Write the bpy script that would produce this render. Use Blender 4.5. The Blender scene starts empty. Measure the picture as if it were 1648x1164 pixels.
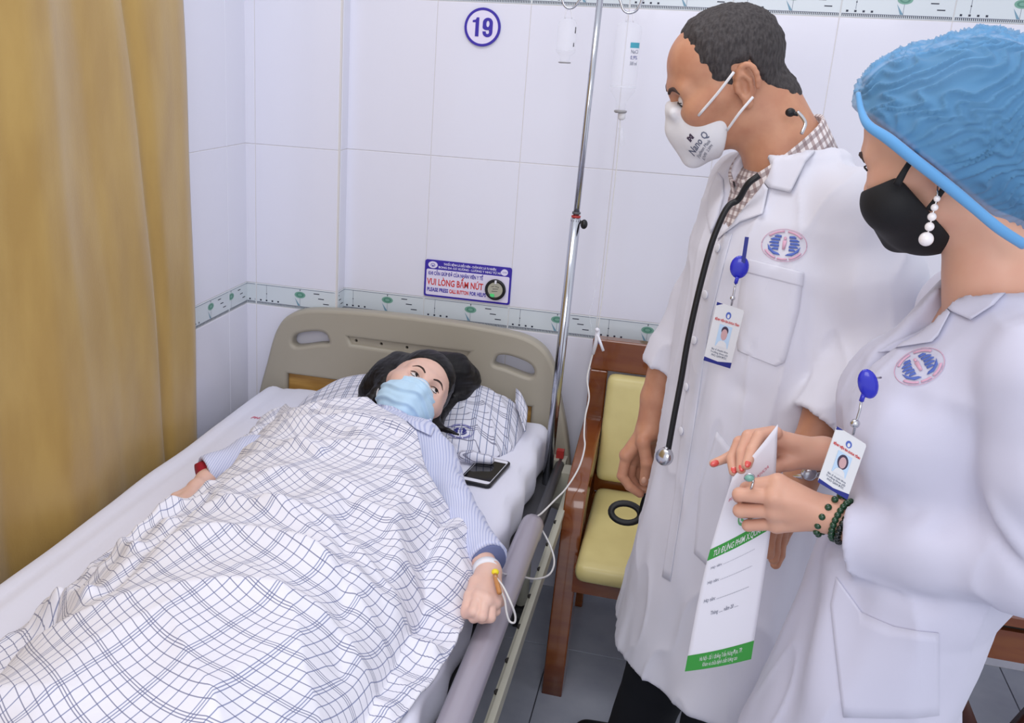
import bpy, bmesh, math, random
import numpy as np
from mathutils import Vector, Matrix, Euler
from mathutils.bvhtree import BVHTree

S = bpy.context.scene
COL = S.collection
PI = math.pi

# ------------------------------------------------------------------ camera
cam_data = bpy.data.cameras.new('camera')
cam = bpy.data.objects.new('camera', cam_data)
COL.objects.link(cam)
CR = [[0.963871, -0.234835, -0.125716], [0.261777, 0.92237, 0.284088], [0.049243, -0.306734, 0.950521]]
cam.matrix_world = Matrix(((CR[0][0], CR[0][2], -CR[0][1], 0.97619),
                           (CR[1][0], CR[1][2], -CR[1][1], -2.68416),
                           (CR[2][0], CR[2][2], -CR[2][1], 1.55415),
                           (0, 0, 0, 1)))
cam_data.sensor_width = 36
cam_data.lens = 1588.695 / 1648 * 36
cam_data.shift_x = 123.22 / 1648
cam_data.shift_y = 3.2 / 1648
cam_data.clip_start = 0.05
S.camera = cam

# ------------------------------------------------------------------ light
S.view_settings.view_transform = 'Standard'
S.view_settings.look = 'None'
S.view_settings.gamma = 1
S.view_settings.exposure = -0.16
S.view_settings.use_curve_mapping = False
world = bpy.data.worlds.new('world')
S.world = world
world.use_nodes = True
wb = world.node_tree.nodes['Background']
wb.inputs[0].default_value = (0.89, 0.92, 1.0, 1)
wb.inputs[1].default_value = 1.14

def area(name, loc, target, size, size_y, power, color):
    l = bpy.data.lights.new(name, 'AREA')
    l.shape = 'RECTANGLE'; l.size = size; l.size_y = size_y
    l.energy = power; l.color = color
    o = bpy.data.objects.new(name, l); COL.objects.link(o)
    o.location = loc
    d = Vector(target) - Vector(loc)
    o.rotation_euler = d.to_track_quat('-Z', 'Y').to_euler()
    return o
area('ceiling_and_fill_lamp', (0.5, -1.3, 2.95), (0.5, -1.2, 0), 1.3, 0.5, 15, (0.97, 0.96, 1.0))
area('ceiling_and_fill_lamp', (1.15, -3.7, 2.3), (0.5, -0.4, 0.4), 1.6, 1.2, 25, (0.98, 0.96, 1.0))  # not a ceiling fixture: added fill light from behind the camera

# ------------------------------------------------------------------ materials
def lin(c):
    r = []
    for v in c[:3]:
        v = v / 255.0
        r.append(v / 12.92 if v <= 0.04045 else ((v + 0.055) / 1.055) ** 2.4)
    return tuple(r) + (1.0,)

def mat(name, c, rough=0.5, metal=0.0, spec=0.5, sheen=0.0, coat=0.0, noise=None, bump=None, alpha=1.0, trans=0.0, ior=1.45, sss=0.0):
    m = bpy.data.materials.new(name); m.use_nodes = True
    nt = m.node_tree; b = nt.nodes['Principled BSDF']
    b.inputs['Base Color'].default_value = lin(c)
    b.inputs['Roughness'].default_value = rough
    b.inputs['Metallic'].default_value = metal
    b.inputs['Specular IOR Level'].default_value = spec
    b.inputs['Sheen Weight'].default_value = sheen
    b.inputs['Coat Weight'].default_value = coat
    b.inputs['Alpha'].default_value = alpha
    b.inputs['Transmission Weight'].default_value = trans
    b.inputs['IOR'].default_value = ior
    if sss:
        b.inputs['Subsurface Weight'].default_value = sss
        b.inputs['Subsurface Radius'].default_value = (0.012, 0.005, 0.003)
        b.inputs['Subsurface Scale'].default_value = 0.6
    tc = nt.nodes.new('ShaderNodeTexCoord')
    if noise:      # (colour2, scale, amount, stretch)
        c2, sc, amt, st = noise
        mp = nt.nodes.new('ShaderNodeMapping'); mp.inputs['Scale'].default_value = st
        nt.links.new(tc.outputs['Object'], mp.inputs[0])
        n = nt.nodes.new('ShaderNodeTexNoise'); n.inputs['Scale'].default_value = sc
        n.inputs['Detail'].default_value = 5
        nt.links.new(mp.outputs[0], n.inputs['Vector'])
        r = nt.nodes.new('ShaderNodeMapRange'); r.inputs[1].default_value = 0.35; r.inputs[2].default_value = 0.65
        r.inputs[4].default_value = amt
        nt.links.new(n.outputs[0], r.inputs[0])
        mx = nt.nodes.new('ShaderNodeMix'); mx.data_type = 'RGBA'
        mx.inputs[6].default_value = lin(c); mx.inputs[7].default_value = lin(c2)
        nt.links.new(r.outputs[0], mx.inputs[0]); nt.links.new(mx.outputs[2], b.inputs['Base Color'])
    if bump:       # (scale, strength, distance)
        n = nt.nodes.new('ShaderNodeTexNoise'); n.inputs['Scale'].default_value = bump[0]
        n.inputs['Detail'].default_value = 3
        nt.links.new(tc.outputs['Object'], n.inputs['Vector'])
        bp = nt.nodes.new('ShaderNodeBump'); bp.inputs['Strength'].default_value = bump[1]
        bp.inputs['Distance'].default_value = bump[2]
        nt.links.new(n.outputs[0], bp.inputs['Height']); nt.links.new(bp.outputs[0], b.inputs['Normal'])
    return m

def math_node(nt, op, a, b=None, c=None):
    n = nt.nodes.new('ShaderNodeMath'); n.operation = op
    for i, v in enumerate((a, b, c)):
        if v is None: continue
        if isinstance(v, (int, float)): n.inputs[i].default_value = v
        else: nt.links.new(v, n.inputs[i])
    return n.outputs[0]

def line_mask(nt, coord, period, lines):
    """1 on woven lines: lines = [(position, half width)] in metres"""
    w = math_node(nt, 'MULTIPLY', math_node(nt, 'FRACT', math_node(nt, 'DIVIDE', coord, period)), period)
    acc = None
    for p, e in lines:
        t = math_node(nt, 'COMPARE', w, p, e)
        acc = t if acc is None else math_node(nt, 'MAXIMUM', acc, t)
    return acc

def plaid(name, base, ca, cb, period, la, lb, amt=0.8, rough=0.85, source='UV', bumpy=True, ax=(0, 1)):
    m = mat(name, base, rough, sheen=0.1)
    nt = m.node_tree; b = nt.nodes['Principled BSDF']
    tc = nt.nodes.new('ShaderNodeTexCoord'); sp = nt.nodes.new('ShaderNodeSeparateXYZ')
    nt.links.new(tc.outputs[source], sp.inputs[0])
    a = line_mask(nt, sp.outputs[ax[0]], period, la)
    mx = nt.nodes.new('ShaderNodeMix'); mx.data_type = 'RGBA'
    mx.inputs[6].default_value = lin(base); mx.inputs[7].default_value = lin(ca)
    nt.links.new(math_node(nt, 'MULTIPLY', a, amt), mx.inputs[0])
    if lb:
        c = line_mask(nt, sp.outputs[ax[1]], period, lb)
        my = nt.nodes.new('ShaderNodeMix'); my.data_type = 'RGBA'
        nt.links.new(mx.outputs[2], my.inputs[6]); my.inputs[7].default_value = lin(cb)
        nt.links.new(math_node(nt, 'MULTIPLY', c, amt), my.inputs[0]); mx = my
    nt.links.new(mx.outputs[2], b.inputs['Base Color'])
    if bumpy:
        n = nt.nodes.new('ShaderNodeTexNoise'); n.inputs['Scale'].default_value = 45
        nt.links.new(tc.outputs['Object'], n.inputs['Vector'])
        bp = nt.nodes.new('ShaderNodeBump'); bp.inputs['Strength'].default_value = 0.25; bp.inputs['Distance'].default_value = 0.004
        nt.links.new(n.outputs[0], bp.inputs['Height']); nt.links.new(bp.outputs[0], b.inputs['Normal'])
    return m

M = {}
M['tile'] = mat('wall_tile', (224, 224, 236), 0.12, spec=0.45, bump=(9, 0.05, 0.01))
M['tile_low'] = M['tile']
M['grout'] = mat('grout', (214, 210, 208), 0.9)
M['border'] = mat('border_tile', (208, 216, 222), 0.2)
M['print_dark'] = mat('border_print_dark', (38, 42, 62), 0.4)
M['print_line'] = mat('border_print_line', (90, 96, 120), 0.4)
M['print_green'] = mat('border_print_green', (116, 164, 148), 0.35)
M['print_green_dark'] = mat('border_print_dark_green', (84, 136, 120), 0.35)
M['print_blue'] = mat('border_print_blue', (112, 150, 172), 0.35)
M['floor_tile'] = mat('floor_tile', (176, 180, 192), 0.22, noise=((158, 163, 178), 9, 0.8, (1, 1, 1)))
M['floor_grout'] = mat('floor_grout', (58, 58, 66), 0.9)
M['curtain'] = mat('gold_satin', (178, 146, 80), 0.40, spec=0.6, sheen=0.25, noise=((154, 120, 60), 14, 0.5, (1, 1, 0.3)), bump=(160, 0.15, 0.002))
M['bed_plastic'] = mat('beige_plastic', (164, 157, 142), 0.42, bump=(300, 0.1, 0.001))
M['wood_panel'] = mat('oak_print', (186, 145, 78), 0.4, noise=((146, 104, 48), 5, 0.9, (1.2, 1, 9)))
M['shade_and_bolt'] = mat('recess_shade_and_bolt', (50, 46, 42), 0.8)  # shade painted into holes and the bench gap; also the bolts' own colour
M['sheet'] = mat('white_sheet', (222, 222, 235), 0.8, sheen=0.1, bump=(30, 0.15, 0.004))
M['rail'] = mat('lilac_grey_paint', (158, 152, 164), 0.3, coat=0.3)
M['cream_metal'] = mat('cream_painted_metal', (176, 174, 158), 0.35)
M['grey_metal'] = mat('dark_grey_metal', (92, 92, 96), 0.4, metal=0.3)
M['chrome'] = mat('stainless_steel', (190, 192, 200), 0.16, metal=1.0)
M['black'] = mat('black_plastic', (20, 20, 24), 0.35)
M['rubber'] = mat('black_rubber', (18, 18, 21), 0.45)
M['red'] = mat('red_plastic', (170, 50, 46), 0.4)
M['wood'] = mat('varnished_brown_wood', (124, 68, 26), 0.16, coat=0.6, noise=((108, 50, 18), 7, 0.8, (1, 1.2, 6)))
M['vinyl'] = mat('mustard_vinyl', (210, 196, 134), 0.34, noise=((188, 172, 114), 8, 0.6, (1, 1, 1)), bump=(120, 0.1, 0.001))
M['white_plastic'] = mat('white_plastic', (228, 228, 236), 0.35)
M['clear'] = mat('clear_plastic', (240, 242, 250), 0.06, trans=0.0, ior=1.3, alpha=0.17)
M['liquid'] = mat('clear_liquid', (245, 248, 252), 0.02, trans=1.0, ior=1.1)
M['tube'] = mat('infusion_tube', (226, 224, 222), 0.25, alpha=0.85)
M['coat'] = mat('white_coat_cloth', (214, 213, 223), 0.85, sheen=0.1, bump=(700, 0.12, 0.0006))
M['coat2'] = mat('bluish_white_coat_cloth', (200, 199, 216), 0.85, sheen=0.1, bump=(700, 0.12, 0.0006))
M['button'] = mat('white_button', (222, 222, 230), 0.3)
M['skin_m'] = mat('tan_skin', (194, 142, 112), 0.48, sss=0.15, noise=((168, 108, 84), 30, 0.45, (1, 1, 1)), bump=(350, 0.15, 0.0008))
M['skin_n'] = mat('light_skin', (212, 164, 140), 0.45, sss=0.15, noise=((204, 148, 126), 26, 0.4, (1, 1, 1)))
M['skin_p'] = mat('pale_skin', (224, 186, 170), 0.48, sss=0.15, noise=((214, 170, 154), 26, 0.4, (1, 1, 1)))
M['hair_m'] = mat('short_greying_hair', (44, 39, 40), 0.75, noise=((76, 71, 71), 260, 0.7, (1, 1, 0.3)), bump=(500, 0.5, 0.0012))
M['hair_b'] = mat('black_hair', (13, 11, 14), 0.42, spec=0.35, noise=((26, 23, 25), 60, 0.8, (4, 0.5, 0.5)))
M['eye'] = mat('eye_white', (214, 206, 204), 0.15)
M['iris'] = mat('dark_iris', (28, 18, 16), 0.1)
M['brow'] = mat('eyebrow_hair', (62, 46, 42), 0.8)
M['lash'] = mat('lash', (24, 18, 20), 0.6)
M['mask_w'] = mat('white_mask_cloth', (224, 223, 226), 0.8, bump=(500, 0.15, 0.001))
M['mask_b'] = mat('blue_mask_cloth', (190, 220, 242), 0.8, bump=(400, 0.15, 0.001))
M['mask_k'] = mat('black_mask_cloth', (13, 13, 17), 0.7, bump=(600, 0.2, 0.001))
M['pearl'] = mat('pearl', (236, 230, 230), 0.18, coat=0.6)
M['jade'] = mat('dark_green_bead', (28, 66, 42), 0.2, coat=0.4)
M['blackbead'] = mat('black_bead', (16, 28, 24), 0.2, coat=0.4)
M['gold'] = mat('gold', (226, 178, 60), 0.25, metal=0.9)
M['silver'] = mat('silver', (200, 200, 204), 0.22, metal=1.0)
M['teal'] = mat('teal_stone', (118, 168, 152), 0.2, coat=0.4)
M['nail'] = mat('red_nail_polish', (214, 84, 78), 0.2, coat=0.5)
M['nail_m'] = mat('bare_nail', (206, 160, 136), 0.3)
M['blue_badge'] = mat('royal_blue_plastic', (36, 40, 178), 0.25, coat=0.4)
M['badge_white'] = mat('badge_card', (226, 226, 226), 0.3)
M['navy'] = mat('navy_print', (40, 48, 128), 0.4)
M['emblem_blue'] = mat('blue_embroidery', (86, 108, 184), 0.7)
M['emblem_pink'] = mat('pink_embroidery', (214, 168, 190), 0.7)
M['photo_blue'] = mat('portrait_background', (190, 214, 236), 0.4)
M['photo_skin'] = mat('portrait_skin', (204, 164, 164), 0.4)
M['photo_hair'] = mat('portrait_hair', (70, 58, 78), 0.4)
M['text_grey'] = mat('grey_lettering', (98, 104, 124), 0.5)
M['text_red'] = mat('red_lettering', (206, 52, 50), 0.4)
M['text_pink'] = mat('pink_red_lettering', (214, 110, 130), 0.4)
M['sign_blue'] = mat('sign_blue', (56, 40, 160), 0.3)
M['sign_white'] = mat('sign_white', (226, 220, 242), 0.3)
M['sign_text_white'] = mat('sign_pale_lettering', (226, 222, 246), 0.3)
M['led'] = mat('green_led', (90, 220, 130), 0.3)
M['paper'] = mat('envelope_paper', (232, 230, 238), 0.6)
M['green'] = mat('green_print', (58, 152, 62), 0.5)
M['green_light'] = mat('pale_green_print', (106, 176, 118), 0.5)
M['trousers'] = mat('black_trousers', (18, 20, 28), 0.9)
M['red_cloth'] = mat('dark_red_cloth', (156, 26, 42), 0.9)
M['inner_blue'] = mat('grey_blue_lining', (104, 112, 150), 0.9)
M['label_teal'] = mat('teal_print', (70, 158, 178), 0.4)
M['yellow'] = mat('yellow_port', (236, 214, 40), 0.4)
M['tape'] = mat('white_tape', (232, 232, 238), 0.7)
M['amber'] = mat('amber_stain', (206, 142, 78), 0.4, alpha=0.75)
PLP = [(0.005, .0011), (0.0100, .0011), (0.015, .0011), (0.033, .0011), (0.050, .0011), (0.068, .0011)]
PL = [(0.005, .0009), (0.0098, .0009), (0.0146, .0009), (0.032, .0009), (0.050, .0009), (0.068, .0009)]
M['blanket'] = plaid('blanket_plaid', (228, 227, 236), (104, 116, 158), (100, 104, 136), 0.086, PL, PL, 0.8)
M['pillow'] = plaid('pillow_plaid', (220, 220, 232), (96, 112, 150), (110, 110, 130), 0.086, PLP, PLP, 0.85)
M['stripe'] = plaid('striped_pyjama', (208, 212, 234), (170, 178, 214), None, 0.0056, [(0.0025, .0011)], None, 0.8, bumpy=False)
GG = [(0.0045, .0028)]
M['gingham'] = plaid('gingham_shirt', (222, 214, 214), (128, 92, 88), (120, 100, 104), 0.0125, GG, GG, 0.62, bumpy=False)
cap = mat('blue_bouffant_cloth', (106, 168, 216), 0.8, alpha=0.56, sheen=0.2)
M['cap'] = cap
M['cap_band'] = mat('blue_bouffant_band', (96, 158, 210), 0.8, sheen=0.2, alpha=0.95)

# ------------------------------------------------------------------ object helpers
def link(name, me, parent=None, ms=None, smooth=False):
    o = bpy.data.objects.new(name, me); COL.objects.link(o)
    if ms is not None:
        for m in (ms if isinstance(ms, (list, tuple)) else [ms]):
            me.materials.append(m)
    if smooth:
        me.polygons.foreach_set('use_smooth', [True] * len(me.polygons))
    if parent is not None:
        o.parent = parent
        if any(abs(v) > 0 for v in parent.location) or any(abs(v) > 0 for v in parent.rotation_euler):
            bpy_inv = Matrix.LocRotScale(parent.location, parent.rotation_euler, parent.scale).inverted()
            o.matrix_parent_inverse = bpy_inv
    return o

def pymesh(name, V, F, parent=None, ms=None, smooth=False, mi=None):
    me = bpy.data.meshes.new(name)
    me.from_pydata([tuple(v) for v in V], [], [tuple(int(i) for i in f) for f in F])
    me.update()
    if mi is not None: me.polygons.foreach_set('material_index', [int(i) for i in mi])
    return link(name, me, parent, ms, smooth)

def thing(name, label, cat, loc=(0, 0, 0), group=None):
    o = bpy.data.objects.new(name, None); COL.objects.link(o)
    o.empty_display_size = 0.05
    o.location = loc
    o['label'] = label; o['category'] = cat
    if group: o['group'] = group
    return o

def tag(o, label, cat, group=None):
    o['label'] = label; o['category'] = cat
    if group: o['group'] = group
    return o

def struct(o):
    o['kind'] = 'structure'; return o

class MB:
    """collects boxes, tubes and plates with per-face material slots"""
    def __init__(s): s.V = []; s.F = []; s.M = []
    def add(s, V, F, m=0):
        n = len(s.V); s.V += [tuple(v) for v in V]
        s.F += [tuple(i + n for i in f) for f in F]; s.M += [m] * len(F)
    def box(s, x0, x1, y0, y1, z0, z1, m=0):
        V = [(x, y, z) for x in (x0, x1) for y in (y0, y1) for z in (z0, z1)]
        s.add(V, [(0, 1, 3, 2), (4, 6, 7, 5), (0, 4, 5, 1), (2, 3, 7, 6), (0, 2, 6, 4), (1, 5, 7, 3)], m)
    def tube(s, pts, r, n=10, m=0, cap=True, flat=None):
        V, F = tube_data(pts, r, n, cap, flat); s.add(V, F, m)
    def ball(s, c, r, m=0, seg=10, rings=7):
        V, F = ball_data(c, r, seg, rings); s.add(V, F, m)
    def build(s, name, ms, parent=None, smooth=False):
        return pymesh(name, s.V, s.F, parent, ms, smooth, s.M)

def ball_data(c, r, seg=10, rings=7, axes=None):
    if not hasattr(r, '__len__'): r = (r, r, r)
    V = [(0, 0, 1)]
    for i in range(1, rings):
        t = PI * i / rings
        for j in range(seg):
            a = 2 * PI * j / seg
            V.append((math.sin(t) * math.cos(a), math.sin(t) * math.sin(a), math.cos(t)))
    V.append((0, 0, -1)); n = len(V) - 1
    F = [(0, 1 + j, 1 + (j + 1) % seg) for j in range(seg)]
    for i in range(rings - 2):
        for j in range(seg):
            a = 1 + i * seg; F.append((a + j, a + seg + j, a + seg + (j + 1) % seg, a + (j + 1) % seg))
    a = 1 + (rings - 2) * seg
    F += [(n, a + (j + 1) % seg, a + j) for j in range(seg)]
    V = np.array(V) * np.array(r)
    if axes is not None: V = V @ np.array(axes)
    return (V + np.array(c)).tolist(), F

def spline(pts, n=8):
    """Catmull-Rom through the points"""
    P = [np.array(p, float) for p in pts]
    P = [2 * P[0] - P[1]] + P + [2 * P[-1] - P[-2]]
    out = []
    for i in range(1, len(P) - 2):
        for k in range(n):
            t = k / n
            out.append(0.5 * ((2 * P[i]) + (P[i + 1] - P[i - 1]) * t + (2 * P[i - 1] - 5 * P[i] + 4 * P[i + 1] - P[i + 2]) * t * t + (3 * P[i] - P[i - 1] - 3 * P[i + 1] + P[i + 2]) * t ** 3))
    out.append(P[-2]); return out

def tube_data(pts, r, n=10, cap=True, flat=None):
    P = [np.array(p, float) for p in pts]
    k = len(P); rr = r if hasattr(r, '__len__') else [r] * k
    if len(rr) != k: rr = np.interp(np.linspace(0, 1, k), np.linspace(0, 1, len(rr)), rr)
    V = []; F = []; up = None
    for i in range(k):
        t = P[min(i + 1, k - 1)] - P[max(i - 1, 0)]; t /= np.linalg.norm(t) + 1e-12
        if up is None:
            up = np.array((0, 0, 1.0)) if abs(t[2]) < 0.9 else np.array((1.0, 0, 0))
            if flat is not None: up = np.array(flat[:3], float)
        up = up - t * (up @ t); up /= np.linalg.norm(up) + 1e-12
        sd = np.cross(t, up)
        e = flat[3] if flat is not None else 1.0
        for j in range(n):
            a = 2 * PI * (j + 0.5) / n
            V.append(P[i] + rr[i] * (math.cos(a) * sd + math.sin(a) * up * e))
    for i in range(k - 1):
        for j in range(n):
            F.append((i * n + j, i * n + (j + 1) % n, (i + 1) * n + (j + 1) % n, (i + 1) * n + j))
    if cap:
        F.append(tuple(range(n))[::-1]); F.append(tuple((k - 1) * n + j for j in range(n)))
    return [tuple(v) for v in V], F

def tube(name, pts, r, m, parent=None, n=10, smooth=True, sp=0, flat=None):
    if sp: pts = spline(pts, sp)
    V, F = tube_data(pts, r, n, True, flat)
    return pymesh(name, V, F, parent, m, smooth)

def plate(name, outer, holes, thick, bevel, basis, m, parent=None, res=2):
    """solid plate from a 2-D outline with holes; basis = (origin, xaxis, yaxis)"""
    cu = bpy.data.curves.new(name, 'CURVE'); cu.dimensions = '2D'; cu.fill_mode = 'BOTH'
    cu.extrude = max(thick / 2 - bevel, 1e-5); cu.bevel_depth = bevel; cu.bevel_resolution = res
    for pl in [outer] + list(holes):
        s = cu.splines.new('POLY'); s.points.add(len(pl) - 1)
        for i, p in enumerate(pl): s.points[i].co = (p[0], p[1], 0, 1)
        s.use_cyclic_u = True
    tmp = bpy.data.objects.new('tmp', cu); COL.objects.link(tmp)
    me = bpy.data.meshes.new_from_object(tmp.evaluated_get(bpy.context.evaluated_depsgraph_get()))
    bpy.data.objects.remove(tmp); bpy.data.curves.remove(cu)
    o0, ex, ey = [Vector(v) for v in basis]; ex.normalize(); ey.normalize(); ez = ex.cross(ey)
    me.transform(Matrix(((ex[0], ey[0], ez[0], o0[0]), (ex[1], ey[1], ez[1], o0[1]), (ex[2], ey[2], ez[2], o0[2]), (0, 0, 0, 1))))
    me.name = name; me.materials.clear()
    return link(name, me, parent, m)

def rounded(x0, x1, y0, y1, r, n=5):
    out = []
    for cx, cy, a0 in ((x1 - r, y1 - r, 0), (x0 + r, y1 - r, 90), (x0 + r, y0 + r, 180), (x1 - r, y0 + r, 270)):
        for k in range(n + 1):
            a = math.radians(a0 + 90 * k / n); out.append((cx + r * math.cos(a), cy + r * math.sin(a)))
    return out

def ell(cx, cy, a, b, n=28, a0=0, a1=360):
    full = abs(a1 - a0) >= 360
    return [(cx + a * math.cos(math.radians(a0 + (a1 - a0) * k / (n if full else n - 1))), cy + b * math.sin(math.radians(a0 + (a1 - a0) * k / (n if full else n - 1)))) for k in range(n)]

def text_polys(body, size, squeeze=1.0, bold=0.0, thick=0.0004, align='LEFT'):
    """text as mesh data in its own plane (x right, y up)"""
    cu = bpy.data.curves.new('text', 'FONT'); cu.body = body; cu.size = size; cu.offset = bold
    cu.extrude = thick; cu.align_x = align; cu.resolution_u = 2
    tmp = bpy.data.objects.new('tmp', cu); COL.objects.link(tmp)
    me = bpy.data.meshes.new_from_object(tmp.evaluated_get(bpy.context.evaluated_depsgraph_get()))
    bpy.data.objects.remove(tmp); bpy.data.curves.remove(cu)
    me.transform(Matrix.Diagonal((squeeze, 1, 1, 1)))
    return me

def text(name, body, size, basis, m, parent, width=None, bold=0.0, thick=0.0004, align='LEFT'):
    me = text_polys(body, size, 1.0, bold, thick, align)
    if width and len(me.vertices):
        xs = [v.co.x for v in me.vertices]; w = max(xs) - min(xs)
        me.transform(Matrix.Diagonal((width / w, 1, 1, 1)))
    o0, ex, ey = [Vector(v) for v in basis]; ex.normalize(); ey.normalize(); ez = ex.cross(ey)
    me.transform(Matrix(((ex[0], ey[0], ez[0], o0[0]), (ex[1], ey[1], ez[1], o0[1]), (ex[2], ey[2], ez[2], o0[2]), (0, 0, 0, 1))))
    me.name = name; me.materials.clear()
    return link(name, me, parent, m)

# ------------------------------------------------------------------ signed-distance sculpting
def vnoise(P, scale, seed=0):
    P = np.asarray(P) * scale + seed * 17.31
    i = np.floor(P).astype(np.int64); f = P - i; f = f * f * (3 - 2 * f)
    def h(a, b, c):
        n = (a * 374761393 + b * 668265263 + c * 2147483647 + seed * 974634777) & 0xffffffff
        n = ((n ^ (n >> 13)) * 1274126177) & 0xffffffff
        return ((n ^ (n >> 16)) & 0xffff) / 65535.0
    x, y, z = i[..., 0], i[..., 1], i[..., 2]; fx, fy, fz = f[..., 0], f[..., 1], f[..., 2]
    def L(a, b, t): return a + (b - a) * t
    return L(L(L(h(x, y, z), h(x + 1, y, z), fx), L(h(x, y + 1, z), h(x + 1, y + 1, z), fx), fy),
             L(L(h(x, y, z + 1), h(x + 1, y, z + 1), fx), L(h(x, y + 1, z + 1), h(x + 1, y + 1, z + 1), fx), fy), fz) * 2 - 1

class Field:
    def __init__(s, lo, hi, h):
        s.lo = np.array(lo, float); s.h = h
        s.n = np.ceil((np.array(hi) - s.lo) / h).astype(int) + 1
        s.d = np.full(s.n, 0.5, np.float32)
        s.T = None
    def window(s, lo, hi):
        a = np.clip(np.floor((np.array(lo) - s.lo) / s.h).astype(int), 0, s.n)
        b = np.clip(np.ceil((np.array(hi) - s.lo) / s.h).astype(int) + 1, 0, s.n)
        if np.any(b <= a): return None, None
        sl = tuple(slice(a[i], b[i]) for i in range(3))
        ax = [s.lo[i] + np.arange(a[i], b[i]) * s.h for i in range(3)]
        return sl, np.stack(np.meshgrid(*ax, indexing='ij'), -1)
    def put(s, fn, lo, hi, k=0.0, op='add'):
        m = k + 4 * s.h
        sl, P = s.window(np.array(lo) - m, np.array(hi) + m)
        if sl is None: return
        a = s.d[sl]; b = fn(P).astype(np.float32)
        if op == 'add':
            if k > 0:
                h = np.clip(0.5 + 0.5 * (a - b) / k, 0, 1); s.d[sl] = a + (b - a) * h - k * h * (1 - h)
            else: s.d[sl] = np.minimum(a, b)
        elif op == 'sub':
            b = -b
            if k > 0:
                h = np.clip(0.5 - 0.5 * (a - b) / k, 0, 1); s.d[sl] = a + (b - a) * h + k * h * (1 - h)
            else: s.d[sl] = np.maximum(a, b)
        elif op == 'disp': s.d[sl] = a + b
    # frame: local -> world  (R columns are local axes, T origin)
    def frame(s, R=None, T=None, sc=1.0):
        s.T = None if R is None else (np.array(R, float), np.array(T, float), sc)
    def w(s, p):
        p = np.array(p, float)
        return p if s.T is None else s.T[0] @ (p * s.T[2]) + s.T[1]
    def cap(s, a, b, ra, rb=None, k=0.0, op='add'):
        rb = ra if rb is None else rb
        sc = 1 if s.T is None else s.T[2]
        a = s.w(a); b = s.w(b); ra *= sc; rb *= sc; k *= sc; r = max(ra, rb)
        ab = b - a; L = ab @ ab + 1e-12
        def fn(P):
            t = np.clip(((P - a) @ ab) / L, 0, 1)
            return np.linalg.norm(P - a - t[..., None] * ab, axis=-1) - (ra + (rb - ra) * t)
        s.put(fn, np.minimum(a, b) - r, np.maximum(a, b) + r, k, op)
    def chain(s, pts, rs, k=0.0, op='add'):
        if not hasattr(rs, '__len__'): rs = [rs] * len(pts)
        for i in range(len(pts) - 1): s.cap(pts[i], pts[i + 1], rs[i], rs[i + 1], k, op)
    def ell(s, c, r, k=0.0, op='add', rot=None):
        sc = 1 if s.T is None else s.T[2]
        c = s.w(c); r = np.array(r if hasattr(r, '__len__') else (r, r, r), float) * sc; k *= sc
        Rm = np.eye(3) if s.T is None else s.T[0]
        if rot is not None: Rm = Rm @ np.array(Euler([math.radians(v) for v in rot]).to_matrix())
        def fn(P):
            q = (P - c) @ Rm
            k0 = np.linalg.norm(q / r, axis=-1); k1 = np.linalg.norm(q / (r * r), axis=-1) + 1e-9
            return k0 * (k0 - 1) / k1
        e = np.abs(Rm) @ r
        s.put(fn, c - e, c + e, k, op)
    def plane_cut(s, p, n, lo=None, hi=None, k=0.0):
        p = s.w(p); n = np.array(n, float)
        if s.T is not None: n = s.T[0] @ n
        n /= np.linalg.norm(n)
        hi2 = s.lo + s.n * s.h
        s.put(lambda P: -((P - p) @ n), s.lo if lo is None else lo, hi2 if hi is None else hi, k, 'sub')
    def fold(s, a, b, width, depth):
        """a soft ridge (depth > 0) or groove (depth < 0) along a segment"""
        a = s.w(a); b = s.w(b); ab = b - a; L = ab @ ab + 1e-12
        def fn(P):
            t = ((P - a) @ ab) / L; tc = np.clip(t, 0, 1)
            dd = np.linalg.norm(P - a - tc[..., None] * ab, axis=-1)
            return -depth * np.exp(-(dd / width) ** 2) * np.sin(PI * np.clip(tc * 0.9 + 0.05, 0, 1)) ** 0.5
        s.put(fn, np.minimum(a, b) - 2.5 * width, np.maximum(a, b) + 2.5 * width, 0, 'disp')
    def mesh(s):
        """surface nets"""
        d = s.d; neg = d < 0
        c = np.zeros(tuple(np.array(d.shape) - 1), np.int8)
        for i in (0, 1):
            for j in (0, 1):
                for k in (0, 1):
                    c += neg[i:i + c.shape[0], j:j + c.shape[1], k:k + c.shape[2]]
        act = (c > 0) & (c < 8); idx = np.argwhere(act)
        if not len(idx): return np.zeros((0, 3)), np.zeros((0, 4), int)
        num = -np.ones(c.shape, np.int64); num[act] = np.arange(len(idx))
        acc = np.zeros((len(idx), 3)); cnt = np.zeros(len(idx))
        cor = [(i, j, k) for i in (0, 1) for j in (0, 1) for k in (0, 1)]
        for a in range(8):
            for b in range(a + 1, 8):
                A = np.array(cor[a]); B = np.array(cor[b])
                if np.abs(A - B).sum() != 1: continue
                ia = idx + A; ib = idx + B
                da = d[ia[:, 0], ia[:, 1], ia[:, 2]]; db = d[ib[:, 0], ib[:, 1], ib[:, 2]]
                m = (da < 0) != (db < 0)
                t = np.where(m, da / np.where(m, da - db, 1), 0)
                acc += np.where(m[:, None], A + (B - A) * t[:, None], 0); cnt += m
        V = s.lo + (idx + acc / cnt[:, None]) * s.h
        Fs = []
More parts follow.
